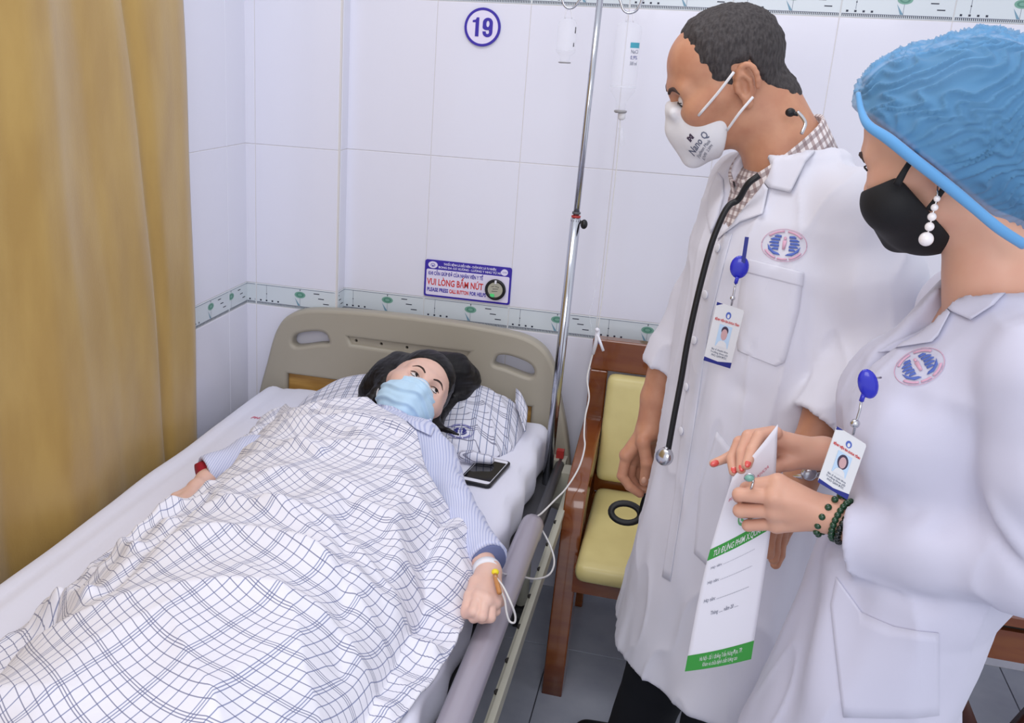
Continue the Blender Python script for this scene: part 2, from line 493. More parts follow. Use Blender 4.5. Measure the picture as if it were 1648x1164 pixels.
        for ax in range(3):
            o = [x for x in range(3) if x != ax]
            sh = list(d.shape); sh[ax] -= 1
            sl0 = [slice(None)] * 3; sl1 = [slice(None)] * 3; sl0[ax] = slice(0, -1); sl1[ax] = slice(1, None)
            n0 = neg[tuple(sl0)]; n1 = neg[tuple(sl1)]
            e = np.argwhere(n0 != n1)
            e = e[(e[:, o[0]] > 0) & (e[:, o[1]] > 0) & (e[:, o[0]] < c.shape[o[0]]) & (e[:, o[1]] < c.shape[o[1]])]
            fl = n0[e[:, 0], e[:, 1], e[:, 2]]
            def g(a, b):
                q = e.copy(); q[:, o[0]] -= a; q[:, o[1]] -= b
                return num[q[:, 0], q[:, 1], q[:, 2]]
            Q = np.stack([g(0, 0), g(1, 0), g(1, 1), g(0, 1)], 1)
            if ax == 1: fl = ~fl
            Q = np.where(fl[:, None], Q, Q[:, ::-1]); Fs.append(Q)
        return V, np.concatenate(Fs)

def like(f):
    g = Field(f.lo, f.lo + f.h, f.h); g.n = f.n; g.d = np.full(f.n, 0.5, np.float32)
    return g

def vnormals(V, F):
    n = np.zeros_like(V)
    a = V[F[:, 2]] - V[F[:, 0]]; b = V[F[:, 3]] - V[F[:, 1]]
    c = np.cross(a, b)
    for i in range(4): np.add.at(n, F[:, i], c)
    return n / (np.linalg.norm(n, axis=1, keepdims=True) + 1e-12)

def relax(V, F, it=2):
    E = np.concatenate([F[:, [0, 1]], F[:, [1, 2]], F[:, [2, 3]], F[:, [3, 0]]])
    for _ in range(it):
        acc = np.zeros_like(V); cnt = np.zeros(len(V))
        for a, b in ((0, 1), (1, 0)):
            np.add.at(acc, E[:, a], V[E[:, b]]); np.add.at(cnt, E[:, a], 1)
        V = V * 0.5 + 0.5 * acc / cnt[:, None]
    return V

def numesh(name, V, F, parent, ms, mi=None, uv=None):
    me = bpy.data.meshes.new(name)
    me.vertices.add(len(V)); me.vertices.foreach_set('co', np.asarray(V, np.float32).ravel())
    me.loops.add(F.size); me.loops.foreach_set('vertex_index', F.astype(np.int32).ravel())
    me.polygons.add(len(F)); me.polygons.foreach_set('loop_start', np.arange(0, F.size, 4, dtype=np.int32))
    me.polygons.foreach_set('loop_total', np.full(len(F), 4, np.int32))
    if mi is not None: me.polygons.foreach_set('material_index', np.asarray(mi, np.int32))
    me.polygons.foreach_set('use_smooth', np.ones(len(F), bool))
    if uv is not None:
        l = me.uv_layers.new(name='UVMap'); l.data.foreach_set('uv', np.asarray(uv, np.float32)[F.ravel()].ravel())
    me.update(calc_edges=True); me.validate()
    return link(name, me, parent, ms)

def bvh(V, F): return BVHTree.FromPolygons([tuple(v) for v in V], [tuple(int(i) for i in f) for f in F])

def patch(name, poly, basis, tree, m, parent, off=0.002, thick=0.0015, sub=3, smooth=True, back=0.25):
    """a cloth or print patch laid on a sculpted surface: 2-D polygon in a plane, dropped along its normal"""
    o0, ex, ey = [Vector(v) for v in basis]; ex.normalize(); ey = (ey - ex * ey.dot(ex)).normalized(); ez = ex.cross(ey)
    bm = bmesh.new()
    vs = [bm.verts.new((p[0], p[1], 0)) for p in poly]
    es = [bm.edges.new((vs[i], vs[(i + 1) % len(vs)])) for i in range(len(vs))]
    bmesh.ops.triangle_fill(bm, edges=es, use_beauty=True)
    for _ in range(sub):
        bmesh.ops.subdivide_edges(bm, edges=bm.edges[:], cuts=1, use_grid_fill=True)
        bmesh.ops.triangulate(bm, faces=bm.faces[:])
    bm.normal_update()
    if bm.faces and sum(f.normal.z for f in bm.faces) < 0:
        bmesh.ops.reverse_faces(bm, faces=bm.faces[:])
    miss = []
    for v in bm.verts:
        p = o0 + ex * v.co.x + ey * v.co.y
        h = tree.ray_cast(p + ez * back, -ez, back * 2 + 0.3)
        if h[0] is None: miss.append((v, p)); v.co = p
        else: v.co = h[0] + ez * off; v.tag = True
    if miss:
        good = [v.co.copy() for v in bm.verts if v.tag]
        for v, p in miss:
            if good:
                q = min(good, key=lambda g: (g - p - ez * ((g - p).dot(ez))).length)
                v.co = p + ez * ((q - p).dot(ez))
    if thick:
        top = bm.faces[:]
        r = bmesh.ops.extrude_face_region(bm, geom=top)
        for g in r['geom']:
            if isinstance(g, bmesh.types.BMVert): g.co = g.co + ez * thick
    me = bpy.data.meshes.new(name); bm.to_mesh(me); bm.free()
    return link(name, me, parent, m, smooth)

def drop_mesh(name, me, basis, tree, m, parent, off=0.002, back=0.2):
    """lay flat mesh data (lettering) on a surface"""
    o0, ex, ey = [Vector(v) for v in basis]; ex.normalize(); ey = (ey - ex * ey.dot(ex)).normalized(); ez = ex.cross(ey)
    for v in me.vertices:
        z = v.co.z; p = o0 + ex * v.co.x + ey * v.co.y
        h = tree.ray_cast(p + ez * back, -ez, back * 2)
        v.co = (h[0] if h[0] is not None else p) + ez * (off + z)
    me.name = name; me.materials.clear()
    return link(name, me, parent, m)
# ------------------------------------------------------------------ setting
TW, TH, BH, ZB = 0.25, 0.403, 0.065, 0.86
def tile_mesh(name, w, h, m, g=0.0008, d=0.006):
    """bevelled tile: local x 0..w, z 0..h, front face towards -y"""
    b = 0.0010; V = []
    for y, i in ((0.004, g), (-d + b, g), (-d, g + b)):
        V += [(i, y, i), (w - i, y, i), (w - i, y, h - i), (i, y, h - i)]
    F = []
    for r in (0, 4):
        for k in range(4): F.append((r + k, r + (k + 1) % 4, r + 4 + (k + 1) % 4, r + 4 + k))
    F.append((8, 9, 10, 11))
    me = bpy.data.meshes.new(name); me.from_pydata(V, [], F); me.update(); me.materials.append(m)
    return me

def flat_poly(mb, pts, y, m):
    n = len(pts); mb.add([(p[0], y, p[1]) for p in pts], [tuple(range(n))], m)

def border_mesh(name, w=TW, x0=0.0):
    """border tile with its printed motif as very thin inlays"""
    me0 = tile_mesh('t', w, BH, M['border'])
    mb = MB(); mb.add([v.co[:] for v in me0.vertices], [tuple(p.vertices) for p in me0.polygons], 0)
    y = -0.0063; H = BH
    def rect(a, b, c, d, m):
        a -= x0; b -= x0; a = max(a, 0.003); b = min(b, w - 0.003)
        if b - a > 0.0006: flat_poly(mb, [(a, c), (b, c), (b, d), (a, d)], y, m)
    rect(0.002, 0.248, H - 0.0045, H - 0.0033, 2)
    rect(0.002, 0.248, 0.0085, 0.0096, 2)
    k = 0.004
    while k < 0.247:
        rect(k, k + 0.0021, 0.003, 0.0086, 1); k += 0.0043
    for xx in (0.0125, 0.031, 0.0495, 0.068): rect(xx, xx + 0.0052, 0.0125, 0.0172, 1)
    rect(0.0332, 0.0341, 0.019, H - 0.004, 2); rect(0.0322, 0.0351, 0.034, 0.0365, 1)
    rect(0.1392, 0.14, 0.01, H - 0.004, 2); rect(0.138, 0.1412, H - 0.0085, H - 0.006, 1)
    for a, z in ((0.182, 0.0505), (0.1965, 0.0365), (0.212, 0.0225)): rect(a, a + 0.018, z, z + 0.0026, 1)
    cx = 0.1396 - x0
    if 0 < cx < w:
        e = [(min(max(p[0], 0.003), w - 0.003), p[1]) for p in ell(cx, 0.0435, 0.0172, 0.0098, 20)]
        flat_poly(mb, e, y - 0.0001, 3)
        for r in (0.7, 0.4):
            q = [(min(max(p[0], 0.003), w - 0.003), p[1]) for p in ell(cx, 0.0435, 0.0172 * r, 0.0098 * r, 16)]
            flat_poly(mb, q, y - 0.0002 - (0.7 - r) * 0.0003, 4 if r > 0.5 else 3)
        if cx > 0.02: flat_poly(mb, [(cx + 0.001, 0.0105), (cx - 0.0165, 0.034), (cx - 0.0065, 0.0105)], y, 5)
    me = bpy.data.meshes.new(name)
    me.from_pydata(mb.V, [], mb.F); me.polygons.foreach_set('material_index', mb.M); me.update()
    for k in ('border', 'print_dark', 'print_line', 'print_green', 'print_green_dark', 'print_blue'): me.materials.append(M[k])
    return me

def box_obj(name, x0, x1, y0, y1, z0, z1, m, parent=None):
    b = MB(); b.box(x0, x1, y0, y1, z0, z1); return b.build(name, [m], parent)

wall_back = struct(box_obj('wall_back', -0.01, 3.2, -0.0048, 0.12, 0, 2.9, M['grout']))
wall_pier = struct(box_obj('wall_pier', -0.281, -0.004 + 0.0088, -0.0628, 0.11, 0, 2.9, M['grout']))
wall_left = struct(box_obj('wall_left', -0.42, -0.2802, -3.6, 0.1, 0, 2.9, M['grout']))
floor = struct(box_obj('floor', -0.42, 3.2, -3.6, 0.12, -0.1, -0.004, M['floor_grout']))

cache = {}
def tmesh(w, h, border=False, x0=0.0):
    k = (round(w, 4), round(h, 4), border, round(x0, 4))
    if k not in cache: cache[k] = border_mesh('border_tile', w, x0) if border else tile_mesh('tile', w, h, M['tile'])
    return cache[k]
rows = [(0.0, 0.392, 0), (0.392, 0.403, 0), (0.795, BH, 1), (ZB, TH, 0), (ZB + TH, TH, 0), (ZB + 2 * TH, BH, 1), (ZB + 2 * TH + BH, TH, 0)]
rnd = random.Random(4)
def lay(parent, cols, place):
    """cols = [(start, width, offset into motif)]"""
    for c0, w, xo in cols:
        for z0, h, bd in rows:
            o = bpy.data.objects.new('border_tile' if bd else 'tile', tmesh(w, h, bool(bd), xo if bd else 0)); COL.objects.link(o)
            o.parent = parent
            loc, rz = place(c0)
            o.location = (loc[0] + 0, loc[1] + rnd.uniform(-.0004, .0004), z0); o.rotation_euler = (0, 0, rz)
lay(wall_back, [(i * TW, TW, 0) for i in range(12)], lambda c: ((c, 0), 0))
lay(wall_pier, [(-0.25, 0.25, 0), (-0.285, 0.035, 0.0)], lambda c: ((c, -0.058), 0))
lay(wall_pier, [(0, 0.058, 0.19)], lambda c: ((0.0, -0.058), PI / 2))
# left wall: tile columns run from the pier towards the camera, motif read left to right
lay(wall_left, [(-0.182 + 0, 0.124, 0.126)] + [(-0.182 - 0.25 * (i + 1), TW, 0) for i in range(13)], lambda c: ((-0.285, c), PI / 2))

fm = {}
def floor_tile(x0, x1, y0, y1):
    k = (round(x1 - x0, 4), round(y1 - y0, 4))
    if k not in fm:
        me = tile_mesh('floor_tile', k[0], k[1], M['floor_tile'], g=0.0013, d=0.004)
        me.transform(Matrix.Rotation(-PI / 2, 4, 'X')); fm[k] = me
    o = bpy.data.objects.new('floor_tile', fm[k]); COL.objects.link(o); o.parent = floor
    o.location = (x0, y1 if False else y0, -0.004 + rnd.uniform(-.0002, .0002)); return o
ys = [0.0, -0.32] + [-0.32 - 0.4 * i for i in range(1, 9)]
xs = [-0.285, -0.058] + [-0.058 + 0.4 * i for i in range(1, 9)]
for i in range(len(xs) - 1):
    for j in range(len(ys) - 1):
        floor_tile(xs[i], xs[i + 1], ys[j + 1], ys[j])

# ------------------------------------------------------------------ wall signs
num = thing('number_sign', 'round white sign with blue ring and the number 19 high on the tiled wall', 'sign', (0.3755, -0.008, 1.605))
BW = ((0.3755, -0.011, 1.605), (1, 0, 0), (0, 0, 1))
plate('disc', ell(0, 0, 0.047, 0.047, 48), [], 0.004, 0.0005, ((0.3755, -0.0092, 1.605), (1, 0, 0), (0, 0, 1)), M['sign_white'], num)
plate('ring', ell(0, 0, 0.048, 0.048, 48), [ell(0, 0, 0.0425, 0.0425, 48)], 0.0052, 0.0006, ((0.3755, -0.0095, 1.605), (1, 0, 0), (0, 0, 1)), M['sign_blue'], num)
DB = ((0.3755, -0.0119, 1.605), (1, 0, 0), (0, 0, 1))
plate('digit', [(-.0265, .016), (-.0265, .0115), (-.0185, .0115), (-.0185, -.0235), (-.0095, -.0235), (-.0095, .0235), (-.0160, .0235), (-.0185, .018)], [], .0008, .0002, DB, M['sign_blue'], num)
def nine(): 
    o = [(.0275, .010), (.0275, -.012)] + ell(.0145, -.0125, .013, .012, 9, 0, -180)[1:] + [(.0015, -.0105), (.0098, -.0105)] + ell(.0145, -.0125, .0045, .0045, 7, 180, 360) + [(.0190, -.004)] + ell(.0125, -.0005, .0115, .0065, 7, -40, -180) + [(.001, .011)] + ell(.0142, .0112, .0133, .0125, 11, 180, 0)
    return o
plate('digit', nine(), [ell(.0145, .0085, .0045, .0082, 14)], .0008, .0002, DB, M['sign_blue'], num)

sg = thing('call_sign', 'blue-edged white call-button sign in Vietnamese and English on the wall above the bed', 'sign', (0.376, -0.008, 0.919))
plate('panel', rounded(0.2505, 0.5015, 0.866, 0.972, 0.006), [], 0.004, 0.0006, ((0, -0.0085, 0), (1, 0, 0), (0, 0, 1)), M['sign_blue'], sg)
plate('inset', rounded(0.2555, 0.4965, 0.871, 0.9455, 0.004), [], 0.0006, 0.0002, ((0, -0.0107, 0), (1, 0, 0), (0, 0, 1)), M['sign_white'], sg)
def sgt(nm, s, size, x, z, w, m, bold=0.0): text(nm, s, size, ((x, -0.0112, z), (1, 0, 0), (0, 0, 1)), m, sg, width=w, bold=bold, thick=0.0002)
sgt('lettering', 'KHI CẦN GIÚP ĐỠ CỦA NHÂN VIÊN Y TẾ', 0.0142, 0.261, 0.9295, 0.160, M['sign_blue'], 0.0004)
sgt('lettering', 'VUI LÒNG BẤM NÚT', 0.0262, 0.2585, 0.9005, 0.165, M['text_red'], 0.0006)
sgt('lettering', 'PLEASE PRESS', 0.0152, 0.259, 0.8815, 0.0625, M['sign_blue'], 0.0005)
sgt('lettering', 'CALL BUTTON', 0.0152, 0.325, 0.8815, 0.0565, M['text_red'], 0.0005)
sgt('lettering', 'FOR HELPS', 0.0152, 0.385, 0.8815, 0.047, M['sign_blue'], 0.0005)
sgt('lettering', 'THUỐC BỆNH LÀ ĐIỀU NÊN - CHĂM SÓC LÀ TU NHIÊN', 0.0085, 0.305, 0.9605, 0.152, M['sign_text_white'], 0.0002)
sgt('lettering', 'BONG DA CƠ XƯƠNG - LƯƠNG Y NHƯ TỪ MẪU', 0.0085, 0.290, 0.9505, 0.19, M['sign_text_white'], 0.0002)
plate('logo', ell(0.2735, 0.9585, 0.0138, 0.0098, 28), [ell(0.2735, 0.9578, 0.0066, 0.0055, 20)], 0.0006, 0.0001, ((0, -0.011, 0), (1, 0, 0), (0, 0, 1)), M['sign_white'], sg)
plate('logo', ell(0.2735, 0.9575, 0.0045, 0.0042, 20), [ell(0.2735, 0.956, 0.0024, 0.0028, 16)], 0.0006, 0.0001, ((0, -0.0112, 0), (1, 0, 0), (0, 0, 1)), M['sign_text_white'], sg)
plate('logo', ell(0.4815, 0.9575, 0.0096, 0.0092, 28), [], 0.0006, 0.0001, ((0, -0.011, 0), (1, 0, 0), (0, 0, 1)), M['sign_text_white'], sg)
sgt('lettering', 'CARE', 0.0055, 0.4755, 0.9558, 0.0125, M['sign_blue'])
cb = thing('call_button', 'round black-rimmed nurse call button with green light on the blue sign', 'call button', (0.4595, -0.0112, 0.907))
V, F = tube_data([(0.4595 + 0.0255 * math.cos(a), -0.016, 0.907 + 0.0255 * math.sin(a)) for a in np.linspace(0, 2 * PI, 41)], 0.0046, 8, False)
pymesh('rim', V, F, cb, M['black'], True)
plate('face', ell(0.4595, 0.907, 0.0245, 0.0245, 32), [], 0.006, 0.001, ((0, -0.0148, 0), (1, 0, 0), (0, 0, 1)), M['cream_metal'], cb)
plate('light', rounded(0.446, 0.458, 0.886, 0.8945, 0.002), [], 0.002, 0.0003, ((0, -0.0185, 0), (1, 0, 0), (0, 0, 1)), M['led'], cb)
plate('mark', rounded(0.4575, 0.4625, 0.925, 0.9345, 0.001), [], 0.002, 0.0003, ((0, -0.0212, 0), (1, 0, 0), (0, 0, 1)), M['white_plastic'], cb)
for i, (a, b, c, d) in enumerate(((0.448, 0.915, 0.456, 0.917), (0.459, 0.917, 0.47, 0.9145), (0.452, 0.909, 0.468, 0.91), (0.45, 0.902, 0.466, 0.903))):
    tube('mark', [(a, -0.018, b), (c, -0.018, d)], 0.0008, M['grey_metal'], cb, 5)

# ------------------------------------------------------------------ curtain
cv = []; NY, NZ = 190, 60
# fold profile: distance from the free edge -> stand-off from the wall
FY = [0, .03, .10, .17, .20, .23, .27, .33, .40, .46, .53, .60, .66, .74, .82, .90, .98, 1.06, 1.15, 1.25, 1.35, 1.45, 1.55, 1.65, 1.75]
FX = [.012, .020, .020, .014, -.012, .018, .024, .014, .008, .020, .036, .030, .002, -.016, .012, .034, .012, -.014, .02, .036, .0, -.01, .03, .01, -.01]
for j in range(NZ + 1):
    z = 0.30 + (2.5 - 0.30) * j / NZ
    for i in range(NY + 1):
        u = i / NY
        edge = -0.458 - 0.03 * math.exp(-((z - 1.95) / .45) ** 2) + 0.004 * math.sin(z * 9)
        y = edge - 1.75 * u
        dd = 1.75 * u
        q_ = dd + 0.085 * (1.25 - z) * min(1, dd * 8) * math.exp(-((dd - .25) / .35) ** 2)
        x = -0.252 + 0.9 * float(np.interp(q_, FY, FX)) + 0.003 * math.sin(30 * q_ + 2.5 * z) * min(1, dd * 8)
        x += 0.005 * math.sin(5 * z + 9 * q_) * min(1, dd * 5)
        cv.append((x, y, z))
for _ in range(2):
    A = np.array(cv).reshape(NZ + 1, NY + 1, 3); A[:, 1:-1, 0] = (A[:, :-2, 0] + 2 * A[:, 1:-1, 0] + A[:, 2:, 0]) / 4; cv = [tuple(p) for p in A.reshape(-1, 3)]
cf = [(j * (NY + 1) + i, j * (NY + 1) + i + 1, (j + 1) * (NY + 1) + i + 1, (j + 1) * (NY + 1) + i) for j in range(NZ) for i in range(NY)]
cur = pymesh('curtain', cv, cf, None, M['curtain'], True)
md = cur.modifiers.new('thickness', 'SOLIDIFY'); md.thickness = 0.0025
tag(cur, 'gold satin curtain hanging beside the bed along the left wall', 'curtain')

# ------------------------------------------------------------------ hospital bed
bed = thing('hospital_bed', 'hospital bed with beige moulded headboard and grey side rail', 'bed', (0.24, -1.2, 0))
CX = 0.243
def hb_half():
    return [(0.0, 0.815), (0.15, 0.812), (0.28, 0.803), (0.335, 0.792), (0.372, 0.772), (0.395, 0.742), (0.412, 0.70), (0.43, 0.63), (0.452, 0.55), (0.468, 0.47), (0.476, 0.40), (0.472, 0.35), (0.455, 0.325), (0.42, 0.315), (0.38, 0.33), (0.3, 0.33)]
h = hb_half()
outer = [(CX + x, z) for x, z in h] + [(CX - x, z) for x, z in h[::-1][:-1]]
outer = [tuple(p) for p in spline([(a, b, 0) for a, b in outer + outer[:1]], 3)][:-1]
def handle(s):
    P = [(0.234, 0.724), (0.245, 0.748), (0.268, 0.757), (0.30, 0.755), (0.345, 0.742), (0.366, 0.722), (0.368, 0.697), (0.352, 0.684), (0.325, 0.687), (0.275, 0.70), (0.248, 0.704), (0.236, 0.712)]
    return [tuple(p[:2]) for p in spline([(CX + s * x, z, 0) for x, z in P + P[:1]], 3)][:-1]
holes = [handle(1), handle(-1)]
pan = [(0.04, 0.753), (0.432, 0.753), (0.405, 0.703), (0.06, 0.713)]
wd = [(-0.139, 0.375), (0.612, 0.375), (0.612, 0.616), (-0.139, 0.616)]
hb = plate('headboard', outer, holes + [pan, wd], 0.045, 0.010, ((0, -0.088, 0), (1, 0, 0), (0, 0, 1)), M['bed_plastic'], bed, 3)
for p in hb.data.polygons: p.use_smooth = abs(p.normal.y) < 0.995
sm = [ell(x, z, 0.0062, 0.0062, 14) for x, z in ((0.079, 0.732), (0.155, 0.732), (0.232, 0.731), (0.309, 0.730), (0.387, 0.727))]
plate('recess_panel', [(0.02, 0.77), (0.45, 0.77), (0.42, 0.69), (0.045, 0.70)], sm, 0.024, 0.002, ((0, -0.088, 0), (1, 0, 0), (0, 0, 1)), M['bed_plastic'], hb)
plate('wood_panel', [(-0.155, 0.36), (0.628, 0.36), (0.628, 0.63), (-0.155, 0.63)], [], 0.02, 0.001, ((0, -0.088, 0), (1, 0, 0), (0, 0, 1)), M['wood_panel'], hb)
for x, z in ((0.079, 0.732), (0.155, 0.732), (0.232, 0.731), (0.309, 0.730), (0.387, 0.727)):
    b = MB(); b.box(x - 0.008, x + 0.008, -0.093, -0.086, z - 0.008, z + 0.008); b.build('screw_hole_shade', [M['shade_and_bolt']], hb)  # dark block paints the shade inside each hole
# frame
b = MB(); b.box(-0.19, 0.70, -2.6, -0.12, 0.38, 0.445)
b.build('bed_frame', [M['grey_metal']], bed)
b = MB(); b.box(0.738, 0.752, -2.6, -0.16, 0.42, 0.462); b.box(0.744, 0.755, -2.6, -0.16, 0.455, 0.468)
b.build('side_beam', [M['cream_metal']], bed)
for y in (-0.50, -0.62, -0.74, -0.86, -0.98, -1.10, -1.2, -1.32):
    V, F = ball_data((0.742, y, 0.464), (0.005, 0.008, 0.004), 8, 6); pymesh('bolt', V, F, bed, M['shade_and_bolt'], True)
tube('side_rail', spline([(0.712, -0.672, 0.50), (0.711, -0.685, 0.532), (0.711, -0.74, 0.543), (0.711, -1.2, 0.543), (0.711, -2.0, 0.543), (0.711, -2.5, 0.543)], 5), [0.019, 0.025, 0.0265, 0.0265, 0.0265, 0.0265], M['rail'], bed, 16)
tube('rail_tube', [(0.707, -0.19, 0.488), (0.707, -0.9, 0.485), (0.707, -2.5, 0.485)], 0.013, M['grey_metal'], bed, 12)
b = MB(); b.box(0.676, 0.722, -0.205, -0.165, 0.44, 0.50); b.box(0.70, 0.745, -0.26, -0.20, 0.40, 0.49)
b.build('corner_bracket', [M['cream_metal']], bed)
plate('bumper', rounded(0.69, 0.755, 0.345, 0.435, 0.025), [], 0.045, 0.012, ((0, -0.15, 0), (1, 0, 0), (0, 0, 1)), M['bed_plastic'], bed)
b = MB(); b.box(0.693, 0.713, -0.19, -0.17, 0.50, 0.522); b.build('red_latch', [M['red']], bed)
for y in (-0.25, -2.3):
    for x in (-0.12, 0.64):
        tube('leg', [(x, y, 0.39), (x, y, 0.07)], 0.02, M['cream_metal'], bed, 12)
        V, F = tube_data([(x - 0.014, y, 0.04), (x + 0.014, y, 0.04)], 0.04, 18); pymesh('wheel', V, F, bed, M['rubber'])

# mattress with fitted sheet
mt = Field((-0.24, -2.6, 0.42), (0.72, -0.08, 0.62), 0.012)
def mfn(P):
    x0, x1, y0, y1, z0, z1, r = -0.185, 0.662, -2.55, -0.125, 0.45, 0.578, 0.028
    q = np.stack([np.abs(P[..., 0] - (x0 + x1) / 2) - (x1 - x0) / 2 + r, np.abs(P[..., 1] - (y0 + y1) / 2) - (y1 - y0) / 2 + r, np.abs(P[..., 2] - (z0 + z1) / 2) - (z1 - z0) / 2 + r], -1)
    return np.linalg.norm(np.maximum(q, 0), axis=-1) + np.minimum(q.max(-1), 0) - r
mt.put(mfn, (-0.19, -2.56, 0.45), (0.67, -0.12, 0.58))
V, F = mt.mesh(); V = relax(V, F, 2)
N = vnormals(V, F)
side = np.exp(-((V[:, 0] + 0.13) / 0.012) ** 2) * (V[:, 2] > 0.55)
V += N * (0.0035 * vnoise(V * [1.0, 0.35, 2], 16, 2)[:, None] + 0.003 * np.maximum(0, vnoise(V * [3.0, 0.2, 1], 11, 5))[:, None] - 0.005 * side[:, None])
rs = (V[:, 0] > 0.64) * 0.005 * np.sin(V[:, 1] * 34 + 3 * V[:, 2])
V[:, 0] += rs
mo = numesh('mattress', V, F, None, M['sheet'])
tag(mo, 'mattress under a white sheet on the hospital bed', 'mattress')
mo_tree = bvh(V, F)
d = text_polys('PHÒNG', 0.020, 1, 0.0003, 0.0002)
drop_mesh('lettering', d, ((-0.1030, -0.4188, 0.5790), (0.97, -0.2, 0), (0.2, 0.97, 0)), mo_tree, M['text_pink'], mo, 0.0012)
patch('lettering', ell(0, 0, 0.022, 0.018, 24), ((0.0, -0.405, 0.6), (1, 0, 0), (0, 1, 0)), mo_tree, M['text_pink'], mo, 0.0008, 0.0003, 1)
patch('lettering', ell(0, 0, 0.020, 0.016, 24), ((0.0, -0.405, 0.6), (1, 0, 0), (0, 1, 0)), mo_tree, M['sheet'], mo, 0.0014, 0.0003, 1)

# ------------------------------------------------------------------ infusion stand
P0 = np.array((0.680, -0.245, 0.40)); P1 = np.array((0.7035, -0.25, 1.75))
def pole(z): return P0 + (P1 - P0) * (z - 0.40) / 1.35
st = thing('infusion_stand', 'stainless steel infusion pole with hooks clamped at the head of the bed', 'infusion stand', tuple(pole(0.42)))
tube('lower_pole', [pole(0.42), pole(1.165)], 0.0125, M['chrome'], st, 16)
tube('upper_pole', [pole(1.1), pole(1.72)], 0.0075, M['chrome'], st, 14)
for k in range(3): tube('collar_ring', [pole(1.158 + 0.009 * k), pole(1.163 + 0.009 * k)], 0.0125 - 0.001 * k, M['red'] if k == 1 else M['grey_metal'], st, 14)
c = pole(1.16)
tube('screw', [c, c + np.array((0.022, -0.004, -0.004))], 0.004, M['black'], st, 8)
kn = []
V, F = ball_data(c + np.array((0.022, -0.004, -0.007)), (0.009, 0.009, 0.012), 12, 8); pymesh('knob', V, F, st, M['black'], True)
def hook(pts): tube('hook', pts, 0.003, M['chrome'], st, 10, sp=8)
z = 1.688
hook([pole(1.684), (0.735, -0.25, 1.690), (0.748, -0.25, 1.672), (0.758, -0.25, 1.652), (0.772, -0.25, 1.646), (0.788, -0.25, 1.653), (0.797, -0.25, 1.675), (0.800, -0.25, 1.70)])
hook([pole(1.684), (0.672, -0.25, 1.692), (0.657, -0.25, 1.672), (0.645, -0.25, 1.655), (0.630, -0.25, 1.651), (0.618, -0.25, 1.662), (0.614, -0.25, 1.685), (0.61, -0.25, 1.70)])

def lathe(name, prof, c, m, parent, n=20, smooth=True):
    V = []; F = []
    for r, zz in prof:
        for j in range(n):
            a = 2 * PI * j / n; V.append((c[0] + r * math.cos(a), c[1] + r * math.sin(a), c[2] + zz))
    for i in range(len(prof) - 1):
        for j in range(n): F.append((i * n + j, i * n + (j + 1) % n, (i + 1) * n + (j + 1) % n, (i + 1) * n + j))
    F.append(tuple(range(n))[::-1]); F.append(tuple((len(prof) - 1) * n + j for j in range(n)))
    return pymesh(name, V, F, parent, m, smooth)

def bottle(cx, ztop, R, L, label, cat, printed):
    t = thing('infusion_bottle', label, cat, (cx, -0.25, ztop))
    lathe('bottle_body', [(0.004, 0), (R * 0.6, -0.003), (R * 0.9, -0.010), (R, -0.022), (R, -L * 0.70), (R * 0.95, -L * 0.76), (R * 0.55, -L * 0.84), (0.012, -L * 0.88), (0.0115, -L * 0.97)], (cx, -0.25, ztop), M['clear'], t)
    lathe('neck_ring', [(0.0125, -L * 0.968), (0.015, -L * 0.972), (0.015, -L * 0.99), (0.012, -L)], (cx, -0.25, ztop), M['grey_bottle_cap'], t)
    tube('hanger_loop', [(cx - 0.008, -0.25, ztop - 0.002), (cx - 0.006, -0.25, ztop + 0.014), (cx, -0.25, ztop + 0.021), (cx + 0.006, -0.25, ztop + 0.014), (cx + 0.008, -0.25, ztop - 0.002)], 0.0014, M['white_plastic'], t, 6, sp=4)
    lathe('shoulder_highlight_ring', [(R * 0.99, -L * 0.70), (R * 1.02, -L * 0.705), (R * 1.02, -L * 0.715), (R * 0.98, -L * 0.72)], (cx, -0.25, ztop), M['clear'], t)
    if printed:
        V = []; F = []; n = 6
        for k, zz in enumerate((0, 1)):
            for j in range(n):
                a = math.radians(-72 + 50 * j / (n - 1)); V.append((cx + (R + .0006) * math.cos(a), -0.25 + (R + .0006) * math.sin(a), ztop - 0.046 - 0.012 * zz))
        F = [(j, j + 1, n + j + 1, n + j) for j in range(n - 1)]
        pymesh('printed_band', V, F, t, M['label_teal'])
        for q, (s, zz) in enumerate((('NaCl', 0.07), ('0,9%', 0.083), ('500 ml', 0.096))):
            text('lettering', s, 0.012, ((cx + 0.012, -0.25 - R - 0.0006 + 0.003, ztop - zz), (0.93, 0.36, 0), (0, 0, 1)), M['text_grey'] if q != 1 else M['navy'], t, width=0.016)
    else:
        tube('volume_mark', [(cx + R * 0.9, -0.25 - R * .5, ztop - 0.02), (cx + R * 0.9, -0.25 - R * .5, ztop - 0.034)], 0.0012, M['grey_metal'], t, 6)
        tube('volume_mark', [(cx + R * 0.85, -0.25 - R * .6, ztop - 0.055), (cx + R * 0.85, -0.25 - R * .6, ztop - 0.064)], 0.0012, M['grey_metal'], t, 6)
    return t
M['grey_bottle_cap'] = mat('grey_bottle_cap', (150, 148, 150), 0.4)
bottle(0.633, 1.630, 0.023, 0.102, 'small clear empty infusion bottle hanging on the left hook of the pole', 'bottle', False)
bottle(0.775, 1.628, 0.030, 0.205, 'larger clear infusion bottle with teal print hanging on the right hook', 'bottle', True)

